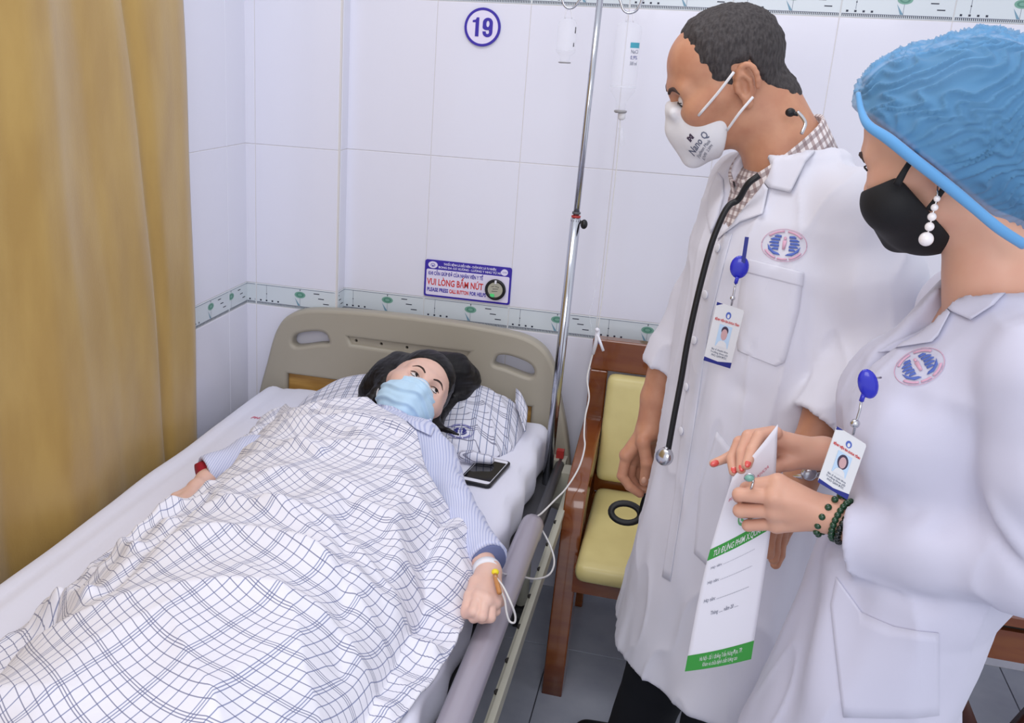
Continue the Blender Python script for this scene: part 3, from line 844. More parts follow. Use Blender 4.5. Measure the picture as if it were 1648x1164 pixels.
# infusion line
ln = thing('infusion_line', 'thin clear infusion line running from the bottle down to the patient hand', 'tube', (0.7752, -0.2500, 1.4172))
lathe('spike_cap', [(0.008, 0), (0.009, -0.004), (0.009, -0.014), (0.004, -0.018)], (0.779, -0.25, 1.425), M['mask_w'], ln, 12)
tube('upper_tube', [(0.7758, -0.2500, 1.4115), (0.7781, -0.2500, 1.3757), (0.7793, -0.2500, 1.2658), (0.7785, -0.2500, 1.0987), (0.7775, -0.2500, 0.9725), (0.7751, -0.2500, 0.8880)], 0.0013, M['tube'], ln, 8, sp=5)
tube('upper_tube', [(0.7616, -0.2500, 0.8814), (0.7506, -0.2500, 0.9291), (0.7560, -0.2500, 0.9700), (0.7635, -0.2500, 1.0660)], 0.0010, M['clear'], ln, 6, sp=5)
tube('drip_chamber', [(0.7795, -0.2500, 1.3902), (0.7870, -0.2500, 1.3473)], 0.006, M['clear'], ln, 12)
q = thing('roller_clamp', 'white plastic roller clamp with blue wheel on the infusion line by the chair back', 'clamp', (0.7756, -0.2500, 0.8668))
tube('clamp_body', [(0.7747, -0.2500, 0.8912), (0.7756, -0.2500, 0.8668), (0.7687, -0.2500, 0.8246)], [0.0055, 0.0065, 0.0045], M['white_plastic'], q, 8)
tube('clamp_arm', [(0.7767, -0.2550, 0.8765), (0.7951, -0.2600, 0.8391)], 0.0038, M['white_plastic'], q, 6)
V, F = ball_data((0.7738, -0.2560, 0.8911), 0.0055, 10, 8); pymesh('clamp_tip', V, F, q, M['white_plastic'], True)
V, F = ball_data((0.7846, -0.2520, 0.8569), 0.0045, 10, 8); pymesh('wheel', V, F, q, M['blue_badge'], True)
tube('lower_tube', [(0.7687, -0.2500, 0.8246), (0.7649, -0.2500, 0.7990), (0.7619, -0.2600, 0.7598), (0.7732, -0.2800, 0.7173), (0.7703, -0.3000, 0.6730), (0.7746, -0.3300, 0.6338), (0.7827, -0.3700, 0.6167), (0.7783, -0.4200, 0.5826), (0.7588, -0.4800, 0.5502), (0.7410, -0.5500, 0.5456), (0.7217, -0.6200, 0.5409), (0.7110, -0.6600, 0.5421),
    (0.7325, -0.6800, 0.5292), (0.7599, -0.7200, 0.5126), (0.7745, -0.7500, 0.4926), (0.7717, -0.8000, 0.4886), (0.7508, -0.8600, 0.5068), (0.7277, -0.9200, 0.5409), (0.7062, -0.9700, 0.5680), (0.7069, -1.1077, 0.6520)], 0.0022, M['tube'], ln, 8, sp=6)
tube('lower_tube', [(0.7114, -1.1294, 0.6520), (0.7314, -1.1535, 0.6480), (0.7494, -1.1701, 0.6300), (0.7585, -1.1669, 0.6050), (0.7585, -1.1671, 0.5900), (0.7494, -1.1662, 0.5900), (0.7419, -1.1622, 0.6050), (0.7344, -1.1473, 0.6200), (0.7219, -1.1427, 0.6400)], 0.0020, M['tube'], ln, 8, sp=6)

# ------------------------------------------------------------------ bench
bench = thing('wooden_bench', 'varnished brown wooden waiting bench with mustard vinyl seat beside the bed', 'bench', (1.05, -0.3, 0))
def side_panel(x0, x1):
    prof = [(-0.04, 0.60), (-0.12, 0.592), (-0.22, 0.572), (-0.32, 0.548), (-0.385, 0.527), (-0.415, 0.505), (-0.432, 0.47), (-0.446, 0.40), (-0.475, 0.27), (-0.507, 0.12), (-0.532, 0.0),
            (-0.455, 0.0), (-0.425, 0.15), (-0.392, 0.30), (-0.372, 0.40), (-0.352, 0.455), (-0.31, 0.485), (-0.2, 0.512), (-0.1, 0.53), (-0.04, 0.535)]
    return plate('arm', [(-y, z) for y, z in prof][::-1], [], x1 - x0, 0.004, (((x0 + x1) / 2, 0, 0), (0, -1, 0), (0, 0, 1)), M['wood'], bench)
side_panel(0.751, 0.803)
side_panel(1.352, 1.397)
b = MB(); b.box(0.752, 1.40, -0.095, -0.055, 0.735, 0.822); b.box(0.752, 0.800, -0.095, -0.055, 0.0, 0.735); b.box(1.352, 1.40, -0.095, -0.055, 0.0, 0.735)
fr = b.build('back_frame', [M['wood']], bench); md = fr.modifiers.new('bevel', 'BEVEL'); md.width = 0.004; md.segments = 2
def cushion(name, x0, x1, y0, y1, z0, z1, r, tilt=0):
    f = Field((x0 - .02, y0 - .02, z0 - .02), (x1 + .02, y1 + .02, z1 + .02), 0.009)
    def fn(P):
        q = np.stack([np.abs(P[..., 0] - (x0 + x1) / 2) - (x1 - x0) / 2 + r, np.abs(P[..., 1] - (y0 + y1) / 2) - (y1 - y0) / 2 + r, np.abs(P[..., 2] - (z0 + z1) / 2) - (z1 - z0) / 2 + r], -1)
        return np.linalg.norm(np.maximum(q, 0), axis=-1) + np.minimum(q.max(-1), 0) - r
    f.put(fn, (x0, y0, z0), (x1, y1, z1)); V, F = f.mesh(); V = relax(V, F, 1)
    return V, F
b = MB(); b.box(0.80, 1.352, -0.150, -0.095, 0.405, 0.452); b.build('lower_back_rail', [M['wood']], bench)
V, F = cushion('c', 0.803, 1.34, -0.130, -0.088, 0.45, 0.735, 0.018)
V[:, 1] += (V[:, 2] - 0.735) * 0.22
numesh('back_cushion', V, F, bench, M['vinyl'])
V, F = cushion('c', 0.806, 1.345, -0.60, -0.15, 0.375, 0.425, 0.022)
V[:, 2] += 0.03 * (V[:, 1] + 0.15) + 0.0
numesh('seat_cushion', V, F, bench, M['vinyl'])
b = MB(); b.box(0.80, 1.352, -0.53, -0.505, 0.30, 0.365); b.box(0.80, 1.352, -0.17, -0.145, 0.33, 0.40); b.box(0.80, 1.352, -0.5, -0.17, 0.34, 0.36)
b.build('seat_frame', [M['wood']], bench)

b2 = thing('wooden_bench', 'brown wooden bench end with dark legs behind the nurse at the lower right', 'bench', (1.95, -0.5, 0))
b = MB(); b.box(1.60, 2.5, -0.56, -0.15, 0.425, 0.445)
b.build('seat_board', [M['wood']], b2)
b = MB(); b.box(1.60, 2.5, -0.545, -0.52, 0.332, 0.405); b.box(1.60, 2.5, -0.2, -0.18, 0.33, 0.41)
b.build('apron', [M['wood']], b2)
b = MB(); b.box(1.60, 2.5, -0.53, -0.17, 0.405, 0.425); b.build('gap_shade_strip', [M['shade_and_bolt']], b2)  # dark strip paints the shade of the open gap above the apron
darkwood = mat('dark_brown_wood', (70, 34, 24), 0.3)
for a, c in (((1.62, -0.5, 0.335), (1.79, -0.5, 0.02)), ((1.93, -0.48, 0.335), (1.80, -0.48, 0.02)), ((2.3, -0.48, 0.335), (2.45, -0.48, 0.02))):
    tube('leg', [a, c], 0.024, darkwood, b2, 4)
# ------------------------------------------------------------------ people: shared sculpting
def loft(f, keys, face, k=0.0, mod=None, op='add', cut=True):
    """elliptic cross-sections: keys = (z, cx, cy, half width, half depth); face = facing direction"""
    K = np.array(sorted(keys), float)
    fx = np.array((face[0], face[1])); fx = fx / np.linalg.norm(fx); lx = np.array((-fx[1], fx[0]))
    z0, z1 = K[0, 0], K[-1, 0]; R = K[:, 3:5].max() * 1.15
    def fn(P):
        z = np.clip(P[..., 2], z0, z1)
        c = [np.interp(z, K[:, 0], K[:, i]) for i in range(1, 5)]
        x = P[..., 0] - c[0]; y = P[..., 1] - c[1]
        u = x * lx[0] + y * lx[1]; w = x * fx[0] + y * fx[1]
        a, b = c[2], c[3]
        r = np.sqrt((u / a) ** 2 + (w / b) ** 2)
        ph = np.arctan2(u / a, w / b)
        s = 1.0 if mod is None else mod(ph, P[..., 2])
        e = np.sqrt((a * np.sin(ph)) ** 2 + (b * np.cos(ph)) ** 2)
        d = (r - s) * e * 0.9
        if cut: d = np.maximum(d, np.maximum(z0 - P[..., 2], P[..., 2] - z1))
        return d
    lo = (K[:, 1].min() - R, K[:, 2].min() - R, z0); hi = (K[:, 1].max() + R, K[:, 2].max() + R, z1)
    f.put(fn, lo, hi, k, op)

def head(f, R, T, sc=1.0, lid=0.0045, ears='LR', fat=0.0, nz=0.0):
    f.frame(R, T, sc)
    f.ell((0, .006, .036), (.073 + fat, .092, .080))
    f.ell((0, -.030, .045), (.061, .062, .058), k=.015)
    f.ell((0, -.012, .010), (.070 + fat, .080, .085), k=.02)
    f.ell((0, -.034, -.045), (.056 + fat, .056, .066), k=.03)
    for s in (-1, 1):
        f.cap((s * (.050 + fat), -.004, -.062), (s * .016, -.078, -.098), .018, .016, k=.028)
        f.ell((s * (.042 + fat * .6), -.062, -.028), (.027, .026, .028), k=.025)
        f.cap((s * (.062 + fat), -.028, -.010), (s * .040, -.070, -.016), .016, .014, k=.025)
        f.cap((s * .012, -.090, .018), (s * .044, -.078, .019), .010, .009, k=.02)
    f.ell((0, -.080, -.100), (.018, .014, .014), k=.02)
    f.ell((0, -.082, -.066), (.026, .020, .018), k=.02)
    for s in (-1, 1):
        f.ell((s * .031, -.1, -.001), (.0175, .016, .0125), k=.012, op='sub')
    f.cap((0, -.092, .004), (0, -.113 + nz, -.034), .0075, .0095, k=.012)
    f.ell((0, -.114 + nz, -.036), .0105, k=.008)
    for s in (-1, 1):
        f.ell((s * .0125, -.101, -.040), .0085, k=.008)
        f.ell((s * .031, -.0765, -.001), (.0145, .0135, .0125), k=.004)
        f.ell((s * .031, -.094, -.0015), (.0125, .012, lid), k=.0015, op='sub')
    # mouth
    f.cap((-.016, -.101, -.066), (.016, -.101, -.066), .0055, k=.006)
    f.cap((-.020, -.104, -.0665), (.020, -.104, -.0665), .0018, k=.003, op='sub')
    for e in ears:
        s = 1 if e == 'L' else -1
        X = s * (.074 + fat)
        ring = []
        for a in np.linspace(-70, 250, 15):
            t = math.radians(a)
            ring.append((X + s * (.010 + .006 * math.cos(t)), .018 + .0155 * math.cos(t) + .003 * math.sin(t), .003 + .0285 * math.sin(t)))
        f.ell((X + s * .006, .016, .0), (.008, .016, .027), k=.006, rot=(0, 0, s * 20))
        f.ell((X + s * .0155, .010, -.002), (.010, .0105, .017), k=.004, op='sub')
        f.chain(ring[2:], [.0042] * 13, k=.004)
        f.ell((X + s * .008, .010, -.031), (.0055, .0085, .010), k=.005)
        f.cap((X + s * .005, .0, -.006), (X + s * .004, .001, .004), .0045, k=.004)
        f.chain([(X + s * .009, .022, -.012), (X + s * .011, .022, .006), (X + s * .011, .014, .018)], .0032, k=.004)
    f.frame()

def eyes(parent, R, T, sc, gaze=(0, -1, 0)):
    Rm = np.array(R); T = np.array(T); g = np.array(gaze, float); g /= np.linalg.norm(g)
    out = []
    for s in (-1, 1):
        c = np.array((s * .031, -.0775, -.001)); r = .0122
        V, F = ball_data(c, r, 20, 14); o = pymesh('eyeball', (np.array(V) * sc) @ Rm.T + T, F, parent, M['eye'], True)
        V, F = ball_data(c + g * r * .62, r * .52, 16, 12); pymesh('iris', (np.array(V) * sc) @ Rm.T + T, F, o, M['iris'], True)

def wpt(R, T, sc, p): return tuple(np.array(R) @ (np.array(p, float) * sc) + np.array(T))

def brow_strip(parent, R, T, sc, tree, s, name='eyebrow', m='brow', pts=((.013, .014), (.024, .021), (.036, .022), (.048, .014)), r=(.0026, .0038, .0036, .0012), y=-.09):
    P = []
    for x, z in pts:
        w = Vector(wpt(R, T, sc, (s * x, y - .05, z))); d = Vector(np.array(R) @ np.array((0, 1, 0)))
        h = tree.ray_cast(w, d, .2)
        P.append(h[0] if h[0] is not None else Vector(wpt(R, T, sc, (s * x, y, z))))
    V, F = tube_data(spline([tuple(p) for p in P], 5), list(np.array(r) * sc), 6)
    return pymesh(name, V, F, parent, M[m], True)

def hand(f, wrist, palm, fingers, thumb, rw=.026, rp=.017, rf=.0088, k=.010):
    """wrist: list of forearm points; palm: knuckle points (4); fingers: list of joint lists"""
    f.chain(wrist, [rw * (1.12 - .2 * i / max(1, len(wrist) - 1)) for i in range(len(wrist))], k=.01)
    w = np.array(wrist[-1])
    for p in palm: f.cap(w, p, rp * .95, rp * .66, k=.010)
    for i in range(len(palm) - 1): f.cap(palm[i], palm[i + 1], rp * .6, k=.006)
    for i, fg in enumerate(fingers):
        n = len(fg); r = rf * (1.0 if i < 3 else .86)
        f.chain(fg, [r * (1.08 - .28 * j / (n - 1)) for j in range(n)], k=.0022)
    if thumb:
        f.cap(w, thumb[0], rp * .9, rf * 1.25, k=.014)
        f.chain(thumb, [rf * 1.25, rf * 1.1, rf * .95][:len(thumb)] if len(thumb) <= 3 else rf * 1.1, k=.006)

def nails(parent, items, m, name='fingernail'):
    for c, d, nrm, r in items:
        d = np.array(d, float); d /= np.linalg.norm(d); nrm = np.array(nrm, float); nrm -= d * (nrm @ d); nrm /= np.linalg.norm(nrm)
        V, F = ball_data(np.array(c) + nrm * r * .62, (r * .95, r * .62, r * .32), 10, 8, axes=[d, np.cross(nrm, d), nrm])
        pymesh(name, V, F, parent, M[m], True)

def join(parts):
    Vs, Fs, n = [], [], 0
    for V, F in parts:
        Vs.append(V); Fs.append(F + n); n += len(V)
    return np.concatenate(Vs), np.concatenate(Fs)

def emblem(parent, basis, tree, w, off=0.0012, ring='emblem_pink', inner=1.0):
    """oval embroidered crest: ring, two striped lobes, a small figure and two hands"""
    h = w * .76; t = 0.0004
    def p(poly, m, o=0.0, sub=1): return patch('emblem', [(x * w, y * w) for x, y in poly], basis, tree, M[m], parent, off + o, t, sub)
    def arc(a0, a1, r0, r1, n=9):
        return [(r0 * math.cos(math.radians(a)), .78 * r0 * math.sin(math.radians(a))) for a in np.linspace(a0, a1, n)] + [(r1 * math.cos(math.radians(a)), .78 * r1 * math.sin(math.radians(a))) for a in np.linspace(a1, a0, n)]
    for a in range(0, 360, 45): p(arc(a, a + 45, .5, .485, 6), 'emblem_pink', 0.0, 0)
    for a0, a1 in ((35, 85), (95, 145), (205, 250), (255, 285), (290, 335)): p(arc(a0, a1, .455, .395, 7), ring, 0.0001, 0)
    p0 = p
    def p(poly, m, o=0.0, sub=1): return p0([(x * inner, y * inner) for x, y in poly], m, o, sub)
    for s in (-1, 1):
        for i in range(5):
            y = .20 - i * .075; x0 = .085 + .018 * i * (1 if i < 3 else .4); x1 = (.24, .315, .335, .315, .26)[i]
            p([(s * x0, y + .03), (s * x1 * .8, y + .04), (s * x1, y), (s * (x1 - .01), y - .022), (s * x0, y - .026)][::s], 'emblem_blue')
        p([(s * .36, .0), (s * .33, -.13), (s * .20, -.235), (s * .05, -.24), (s * .10, -.19), (s * .22, -.15), (s * .29, -.08)][::s], 'emblem_blue')
    p(ell(0, .17, .035, .04, 12), 'emblem_pink', .0002)
    p([(-.045, .12), (.045, .12), (.03, -.1), (-.03, -.1)], 'emblem_pink', .0002)

def id_badge(name, label, tl, tr, bl, thick, parent_unused=None, portrait='m', clipk=1.0):
    """card between three world corners"""
    tl, tr, bl = [np.array(p, float) for p in (tl, tr, bl)]
    ex = tr - tl; W_ = np.linalg.norm(ex); ex /= W_
    ey = bl - tl; ey -= ex * (ex @ ey) * 0.0; H_ = np.linalg.norm(ey); ey /= -H_
    ez = np.cross(ex, ey); ez /= np.linalg.norm(ez)
    t = thing(name, label, 'badge', tuple(tl))
    def P(x, y, z=0.0): return tl + ex * (x * W_) - ey * (y * H_) + ez * z
    def quad(nm, pts, m, z, par=t, th=0.0003):
        pts = [P(x, y, z) for x, y in pts]; n = len(pts)
        V = pts + [q - ez * th for q in pts]
        F = [tuple(range(n))[::-1], tuple(range(n, 2 * n))] + [(i, (i + 1) % n, n + (i + 1) % n, n + i) for i in range(n)]
        return pymesh(nm, V, [f[::-1] for f in F], par, M[m])
    quad('card', [(0.04, 0), (.96, 0), (1, .03), (1, .97), (.96, 1), (.04, 1), (0, .97), (0, .03)], 'badge_white', 0, th=thick)
    quad('print', [(0, 0), (.22, 0), (.02, .055), (0, .055)], 'navy', .0004)
    quad('print', [(0, .93), (.5, .95), (1, .90), (1, 1), (0, 1)], 'navy', .0004)
    quad('print', ell(.5, .16, .095, .06, 16), 'emblem_blue', .0004)
    quad('print', ell(.5, .17, .045, .035, 12), 'badge_white', .0006)
    bas = lambda x, y: (tuple(P(x, y, .0005)), tuple(ex), tuple(ey))
    text('lettering', 'BỆNH VIỆN ĐA KHOA TỈNH', H_ * .052, bas(.06, .285), M['text_red'], t, width=W_ * .88, bold=.00012, thick=.0001)
    quad('portrait_ground', [(.27, .33), (.73, .33), (.73, .70), (.27, .70)], 'photo_blue', .0005)
    if portrait == 'f': quad('portrait', ell(.5, .475, .17, .125, 18), 'photo_hair', .0007)
    else: quad('portrait', ell(.5, .42, .125, .075, 16), 'photo_hair', .0007)
    quad('portrait', ell(.5, .485, .11, .095, 18), 'photo_skin', .0009)
    quad('portrait', [(.30, .70), (.36, .62), (.44, .59), (.56, .59), (.64, .62), (.70, .70)], 'badge_white', .0010)
    text('lettering', 'Bác sĩ chuyên khoa', H_ * .045, bas(.18, .775), M['text_grey'], t, width=W_ * .6, thick=.0001)
    text('lettering', 'Trưởng khoa nội', H_ * .045, bas(.16, .825), M['text_grey'], t, width=W_ * .64, thick=.0001)
    text('lettering', 'PHÓ GIÁM ĐỐC', H_ * .05, bas(.22, .88), M['text_grey'], t, width=W_ * .56, thick=.0001)
    return t, P, ez

# ------------------------------------------------------------------ doctor (man)
MR = ((0.163, 0.915, -0.369), (-0.978, 0.102, -0.181), (-0.128, 0.390, 0.912)); MT = (1.002, -0.893, 1.5235)
MF = (-0.87, -0.50)
man = thing('person', 'man in white coat and white respirator mask with stethoscope, looking down at the patient', 'person', (1.13, -0.9, 0))
f = Field((0.86, -1.03, 1.30), (1.22, -0.76, 1.68), 0.0021)
head(f, MR, MT, .975, lid=.0011, ears='LR', nz=.014)
f.cap((1.062, -0.885, 1.475), (1.116, -0.90, 1.39), .057, .060, k=.03)
f.cap((1.072, -0.89, 1.49), (1.120, -0.902, 1.41), .046, .052, k=.03)
f.cap((1.118, -0.90, 1.39), (1.13, -0.90, 1.32), .062, .08, k=.03)
HV, HF = f.mesh(); HV = relax(HV, HF, 1)
man_head_tree = bvh(HV, HF)
parts = [(HV, HF)]
# hidden trunk and legs inside the clothes
g = Field((0.88, -1.2, 0.0), (1.36, -0.56, 1.42), 0.012)
loft(g, [(0.78, 1.12, -.9, .155, .105), (0.95, 1.12, -.9, .16, .10), (1.1, 1.125, -.9, .15, .095), (1.28, 1.13, -.9, .165, .10), (1.38, 1.125, -.9, .10, .07)], MF, k=.02)
for s in (-1, 1):
    hp = np.array((1.12 + s * .5 * .09, -.9 - s * .87 * .09, .86))
    an = np.array(((.995, -.70), (1.15, -.92))[s > 0] + (.07,)); kn_ = (hp + an) / 2
    g.chain([hp, kn_, an], [.085, .06, .04], k=.03); g.cap(an - (0, 0, .02), an + np.array((-.13, -.05, -.035)), .035, .03, k=.02)
    sh = np.array((1.13 + s * .5 * .17, -.9 - s * .87 * .17, 1.33)); g.cap((1.13, -.9, 1.32), sh - (0, 0, .02), .05, .04, k=.03)
parts.append(g.mesh())
# right forearm and hand, hanging
f = Field(np.array((0.8864, -0.8000, 0.6702)) - (0.02, .06, .05), np.array((0.9806, -0.7000, 1.0474)) + (.05, .06, .05), .0016)
hand(f, [(0.9606, -0.7450, 1.0053), (0.9464, -0.7550, 0.9016), (0.9417, -0.7650, 0.8401)],
     [(0.9025, -0.7850, 0.7804), (0.9148, -0.7650, 0.7675), (0.9274, -0.7500, 0.7579), (0.9424, -0.7350, 0.7514)],
     [[(0.9028, -0.7850, 0.7777), (0.8988, -0.7900, 0.7364), (0.9161, -0.7900, 0.7157), (0.9388, -0.7850, 0.7006)],
      [(0.9151, -0.7650, 0.7647), (0.9143, -0.7650, 0.7256), (0.9321, -0.7680, 0.7046), (0.9473, -0.7700, 0.7053)],
      [(0.9274, -0.7500, 0.7579), (0.9288, -0.7450, 0.7195), (0.9461, -0.7500, 0.7047), (0.9559, -0.7600, 0.7136)],
      [(0.9424, -0.7350, 0.7514), (0.9455, -0.7300, 0.7215), (0.9572, -0.7350, 0.7114), (0.9613, -0.7500, 0.7270)]],
     [(0.9327, -0.8000, 0.8196), (0.9450, -0.8050, 0.7791), (0.9446, -0.8000, 0.7359)], rw=.029, rp=.021, rf=.0105)
V, F = f.mesh(); parts.append((relax(V, F, 1), F))
# left forearm and hand, behind the nurse's hands
f = Field(np.array((1.1509, -1.1800, 0.7707)) - (0.02, .08, .04), np.array((1.2318, -1.0600, 1.0447)) + (.05, .06, .05), .002)
hand(f, [(1.2165, -1.1000, 1.0560), (1.2007, -1.1300, 0.9804), (1.1856, -1.1500, 0.9114)],
     [(1.1763, -1.1400, 0.8525), (1.1670, -1.1550, 0.8580), (1.1593, -1.1700, 0.8660), (1.1501, -1.1800, 0.8734)],
     [[(1.1763, -1.1400, 0.8525), (1.1769, -1.1300, 0.8141), (1.1778, -1.1400, 0.7909), (1.1734, -1.1500, 0.7783)],
      [(1.1670, -1.1550, 0.8580), (1.1637, -1.1600, 0.8266), (1.1663, -1.1650, 0.8073), (1.1667, -1.1700, 0.7966)],
      [(1.1593, -1.1700, 0.8660), (1.1530, -1.1800, 0.8412), (1.1543, -1.1850, 0.8242), (1.1577, -1.1800, 0.8090)],
      [(1.1501, -1.1800, 0.8734), (1.1427, -1.1900, 0.8573), (1.1426, -1.1950, 0.8434), (1.1470, -1.1900, 0.8275)]],
     [(1.1835, -1.1200, 0.8644), (1.1851, -1.1100, 0.8261), (1.1821, -1.1100, 0.8004)], rw=.030, rp=.021, rf=.0108)
V, F = f.mesh(); parts.append((relax(V, F, 1), F))
V, F = join(parts)
numesh('body', V, F, man, M['skin_m'])
eyes(man, MR, MT, 1.0, (0, -.8, -.6))
for s in (-1, 1):
    brow_strip(man, MR, MT, 1.0, man_head_tree, s)
    tube('eyelid_crease', [wpt(MR, MT, 1, (s * .020, -.0895, -.003)), wpt(MR, MT, 1, (s * .030, -.0912, -.0035)), wpt(MR, MT, 1, (s * .042, -.0865, -.0025))], [.0006, .0011, .0006], M['lash'], man, 6, sp=3)
nails(man, [((0.9429, -0.8060, 0.7437), np.array((0.9446, -0.8000, 0.7359)) - np.array((0.9450, -0.8050, 0.7791)), (0.1, -1, .1), .0085)], 'nail_m')

# short hair: a thin shell that fades in behind the hairline
f = Field((0.86, -1.03, 1.38), (1.22, -0.76, 1.68), 0.0022)
f.frame(MR, MT, .975)
f.ell((0, .006, .036), (.073, .092, .080)); f.ell((0, -.030, .045), (.061, .062, .058), k=.015); f.ell((0, -.012, .010), (.070, .080, .085), k=.02)
f.frame()
f.cap((1.062, -0.885, 1.475), (1.116, -0.90, 1.39), .057, .060, k=.03)
f.cap((1.072, -0.89, 1.49), (1.120, -0.902, 1.41), .046, .052, k=.03)
RI = np.array(MR)
def hairline(P):
    q = (P - np.array(MT)) @ RI
    x, y, z = np.abs(q[..., 0]), q[..., 1], q[..., 2]
    n = vnoise(q, 160, 3) * .0035 + vnoise(q, 60, 4) * .002
    front = -0.052 + 0.0 * x; front = np.where(x > .03, front + (x - .03) * .35, front)
    a = (y - front) * np.where(z > .05, 1, 0) + np.where(z <= .05, np.minimum(y + .033, (y + .033)), 0)
    side = z - np.interp(y, [-.04, -.004, .0, .030, .045, .10, .2], [.03, -.004, .034, .034, -.012, -.058, -.060])
    t = np.minimum(np.minimum(a * 1.0, side), .02)
    return t + n
def hairgrow(P):
    t = hairline(P)
    q = (P - np.array(MT)) @ RI
    th = np.clip(t / .014, -.25, 1); th = np.where(th > 0, th ** .6, th)
    top = np.clip(q[..., 2] / .1, 0.25, 1)
    n = vnoise(q * [1, 1, .5], 240, 6) * .0016 + vnoise(q, 90, 8) * .0012
    return -(th * (.002 + .0062 * top) + np.where(th > 0, n * np.clip(th, 0, 1), 0)) + .0004
f.put(hairgrow, (0.87, -1.02, 1.39), (1.21, -.77, 1.67), 0, 'disp')
V, F = f.mesh()
keep = hairline(V) > -.002
F = F[keep[F].all(1)]
used, inv = np.unique(F, return_inverse=True); V = V[used]; F = inv.reshape(F.shape)
numesh('hair', V, F, man, M['hair_m'])

# respirator mask
f = Field((0.84, -1.02, 1.36), (1.1, -0.78, 1.56), 0.0022)
f.frame(MR, MT, .975)
f.ell((0, -.052, -.064), (.070, .061, .060)); f.ell((0, -.076, -.052), (.040, .038, .048), k=.02)
f.cap((0, -.096, -.024), (0, -.103, -.052), .010, .013, k=.03); f.cap((0, -.103, -.052), (0, -.090, -.108), .013, .022, k=.02)
f.cap((-.03, -.103, -.016), (.03, -.103, -.016), .010, k=.015)
f.plane_cut((0, -.026, -.06), (0, 1, -.38)); f.plane_cut((0, -.06, -.010), (0, .62, 1))
f.frame()
V, F = f.mesh(); V = relax(V, F, 9)
mk = numesh('respirator_mask', V, F, man, M['mask_w']); mk['label'] = 'white cup respirator mask with printed lettering'
mtree = bvh(V, F)
lm = lambda p: wpt(MR, MT, 1.0, p)
def mtext(s, size, x, z, w, m, bold=0.0, rot=0.0):
    me = text_polys(s, size, 1, bold, .0001)
    xs = [v.co.x for v in me.vertices]; k_ = w / (max(xs) - min(xs)); me.transform(Matrix.Diagonal((k_, 1, 1, 1)))
    ex = np.array((0.9888, -0.9500, 1.4537)) - np.array((0.9680, -0.9500, 1.4292)); ez = np.array((-0.35, -0.93, 0.0)); ey = np.cross(ez, ex)
    o = np.array((0.9571, -0.9500, 1.4040)) + ex / np.linalg.norm(ex) * x + ey / np.linalg.norm(ey) * z
    drop_mesh('lettering', me, (tuple(o), tuple(ex), tuple(ey)), mtree, M[m], mk, .0008)
mtext('Nano Q', .0165, -.004, .0, .042, 'text_grey', .0003)
mtext('Fashion Mask', .0075, .0, -.0085, .034, 'text_grey')
mtext('KN95  2.5PM', .0055, .003, -.015, .028, 'text_grey')
mtext('M', .011, .010, .0165, .010, 'photo_hair', .0012)
seam = [(1.0028, -0.9700, 1.4151)]
for a, b_, c_ in (((0.9606, -0.9650, 1.4656), (0.9862, -0.9850, 1.5032), (1.0064, -0.9950, 1.5368)), ((1.0087, -0.9650, 1.4450), (1.0237, -0.9850, 1.4746), (1.0411, -0.9850, 1.5007))):
    tube('ear_strap', [a, b_, c_], .0023, M['mask_w'], mk, 8, sp=4)

# shirt collar
f = Field((0.95, -1.06, 1.26), (1.26, -0.74, 1.46), 0.0025)
cb_ = np.array((1.104, -0.900, 1.392)); up_ = np.array((-.42, -.10, .90)); up_ /= np.linalg.norm(up_)
fr_ = np.array((MF[0], MF[1], -.35)); fr_ /= np.linalg.norm(fr_); fr_ -= up_ * (fr_ @ up_); fr_ /= np.linalg.norm(fr_); lf_ = np.cross(up_, fr_)
def ring_pt(a, r, h, rx=1.0): return cb_ + (fr_ * math.cos(a) * r * rx + lf_ * math.sin(a) * r) + up_ * h
V = []; F = []; n = 60
for i in range(n + 1):
    a = math.radians(8 + 344 * i / n); o = 1 - abs(math.cos(a / 2)) ** 1.5
    hgt = .040 + .010 * (1 - math.cos(a)) / 2
    dip = -.035 * ((1 + math.cos(a)) / 2) ** 2
    for (r, h_) in ((.070, -.005), (.073, hgt), (.078, hgt + .002), (.085, -.012 - .012 * ((1 + math.cos(a)) / 2) ** 4)):
        V.append(ring_pt(a, r, h_ + dip, 1.12))
for i in range(n):
    for j in range(3): F.append((i * 4 + j, i * 4 + j + 1, (i + 1) * 4 + j + 1, (i + 1) * 4 + j))
me = bpy.data.meshes.new('shirt_collar'); me.from_pydata([tuple(v) for v in V], [], F)
uvl = me.uv_layers.new(name='UVMap')
for p in me.polygons:
    for li in p.loop_indices:
        vi = me.loops[li].vertex_index; uvl.data[li].uv = ((vi // 4) * .0078, (0, .045, .048, .098)[vi % 4])
sc_ = link('shirt_collar', me, man, M['gingham'], True); sc_['label'] = 'red and grey gingham shirt collar'
md = sc_.modifiers.new('thickness', 'SOLIDIFY'); md.thickness = .0018
# shirt front in the coat opening
f = Field((0.90, -1.06, 1.12), (1.24, -0.76, 1.40), 0.005)
loft(f, [(1.14, 1.12, -.9, .165, .118), (1.26, 1.122, -.9, .165, .115), (1.34, 1.115, -.9, .12, .085), (1.385, 1.11, -.9, .07, .062)], MF, k=0)
V, F = f.mesh(); V = relax(V, F, 1)
uv = np.stack([V[:, 0] * .9 - V[:, 1] * .6, V[:, 2]], 1)
numesh('shirt', V, F, man, M['gingham'], uv=uv)

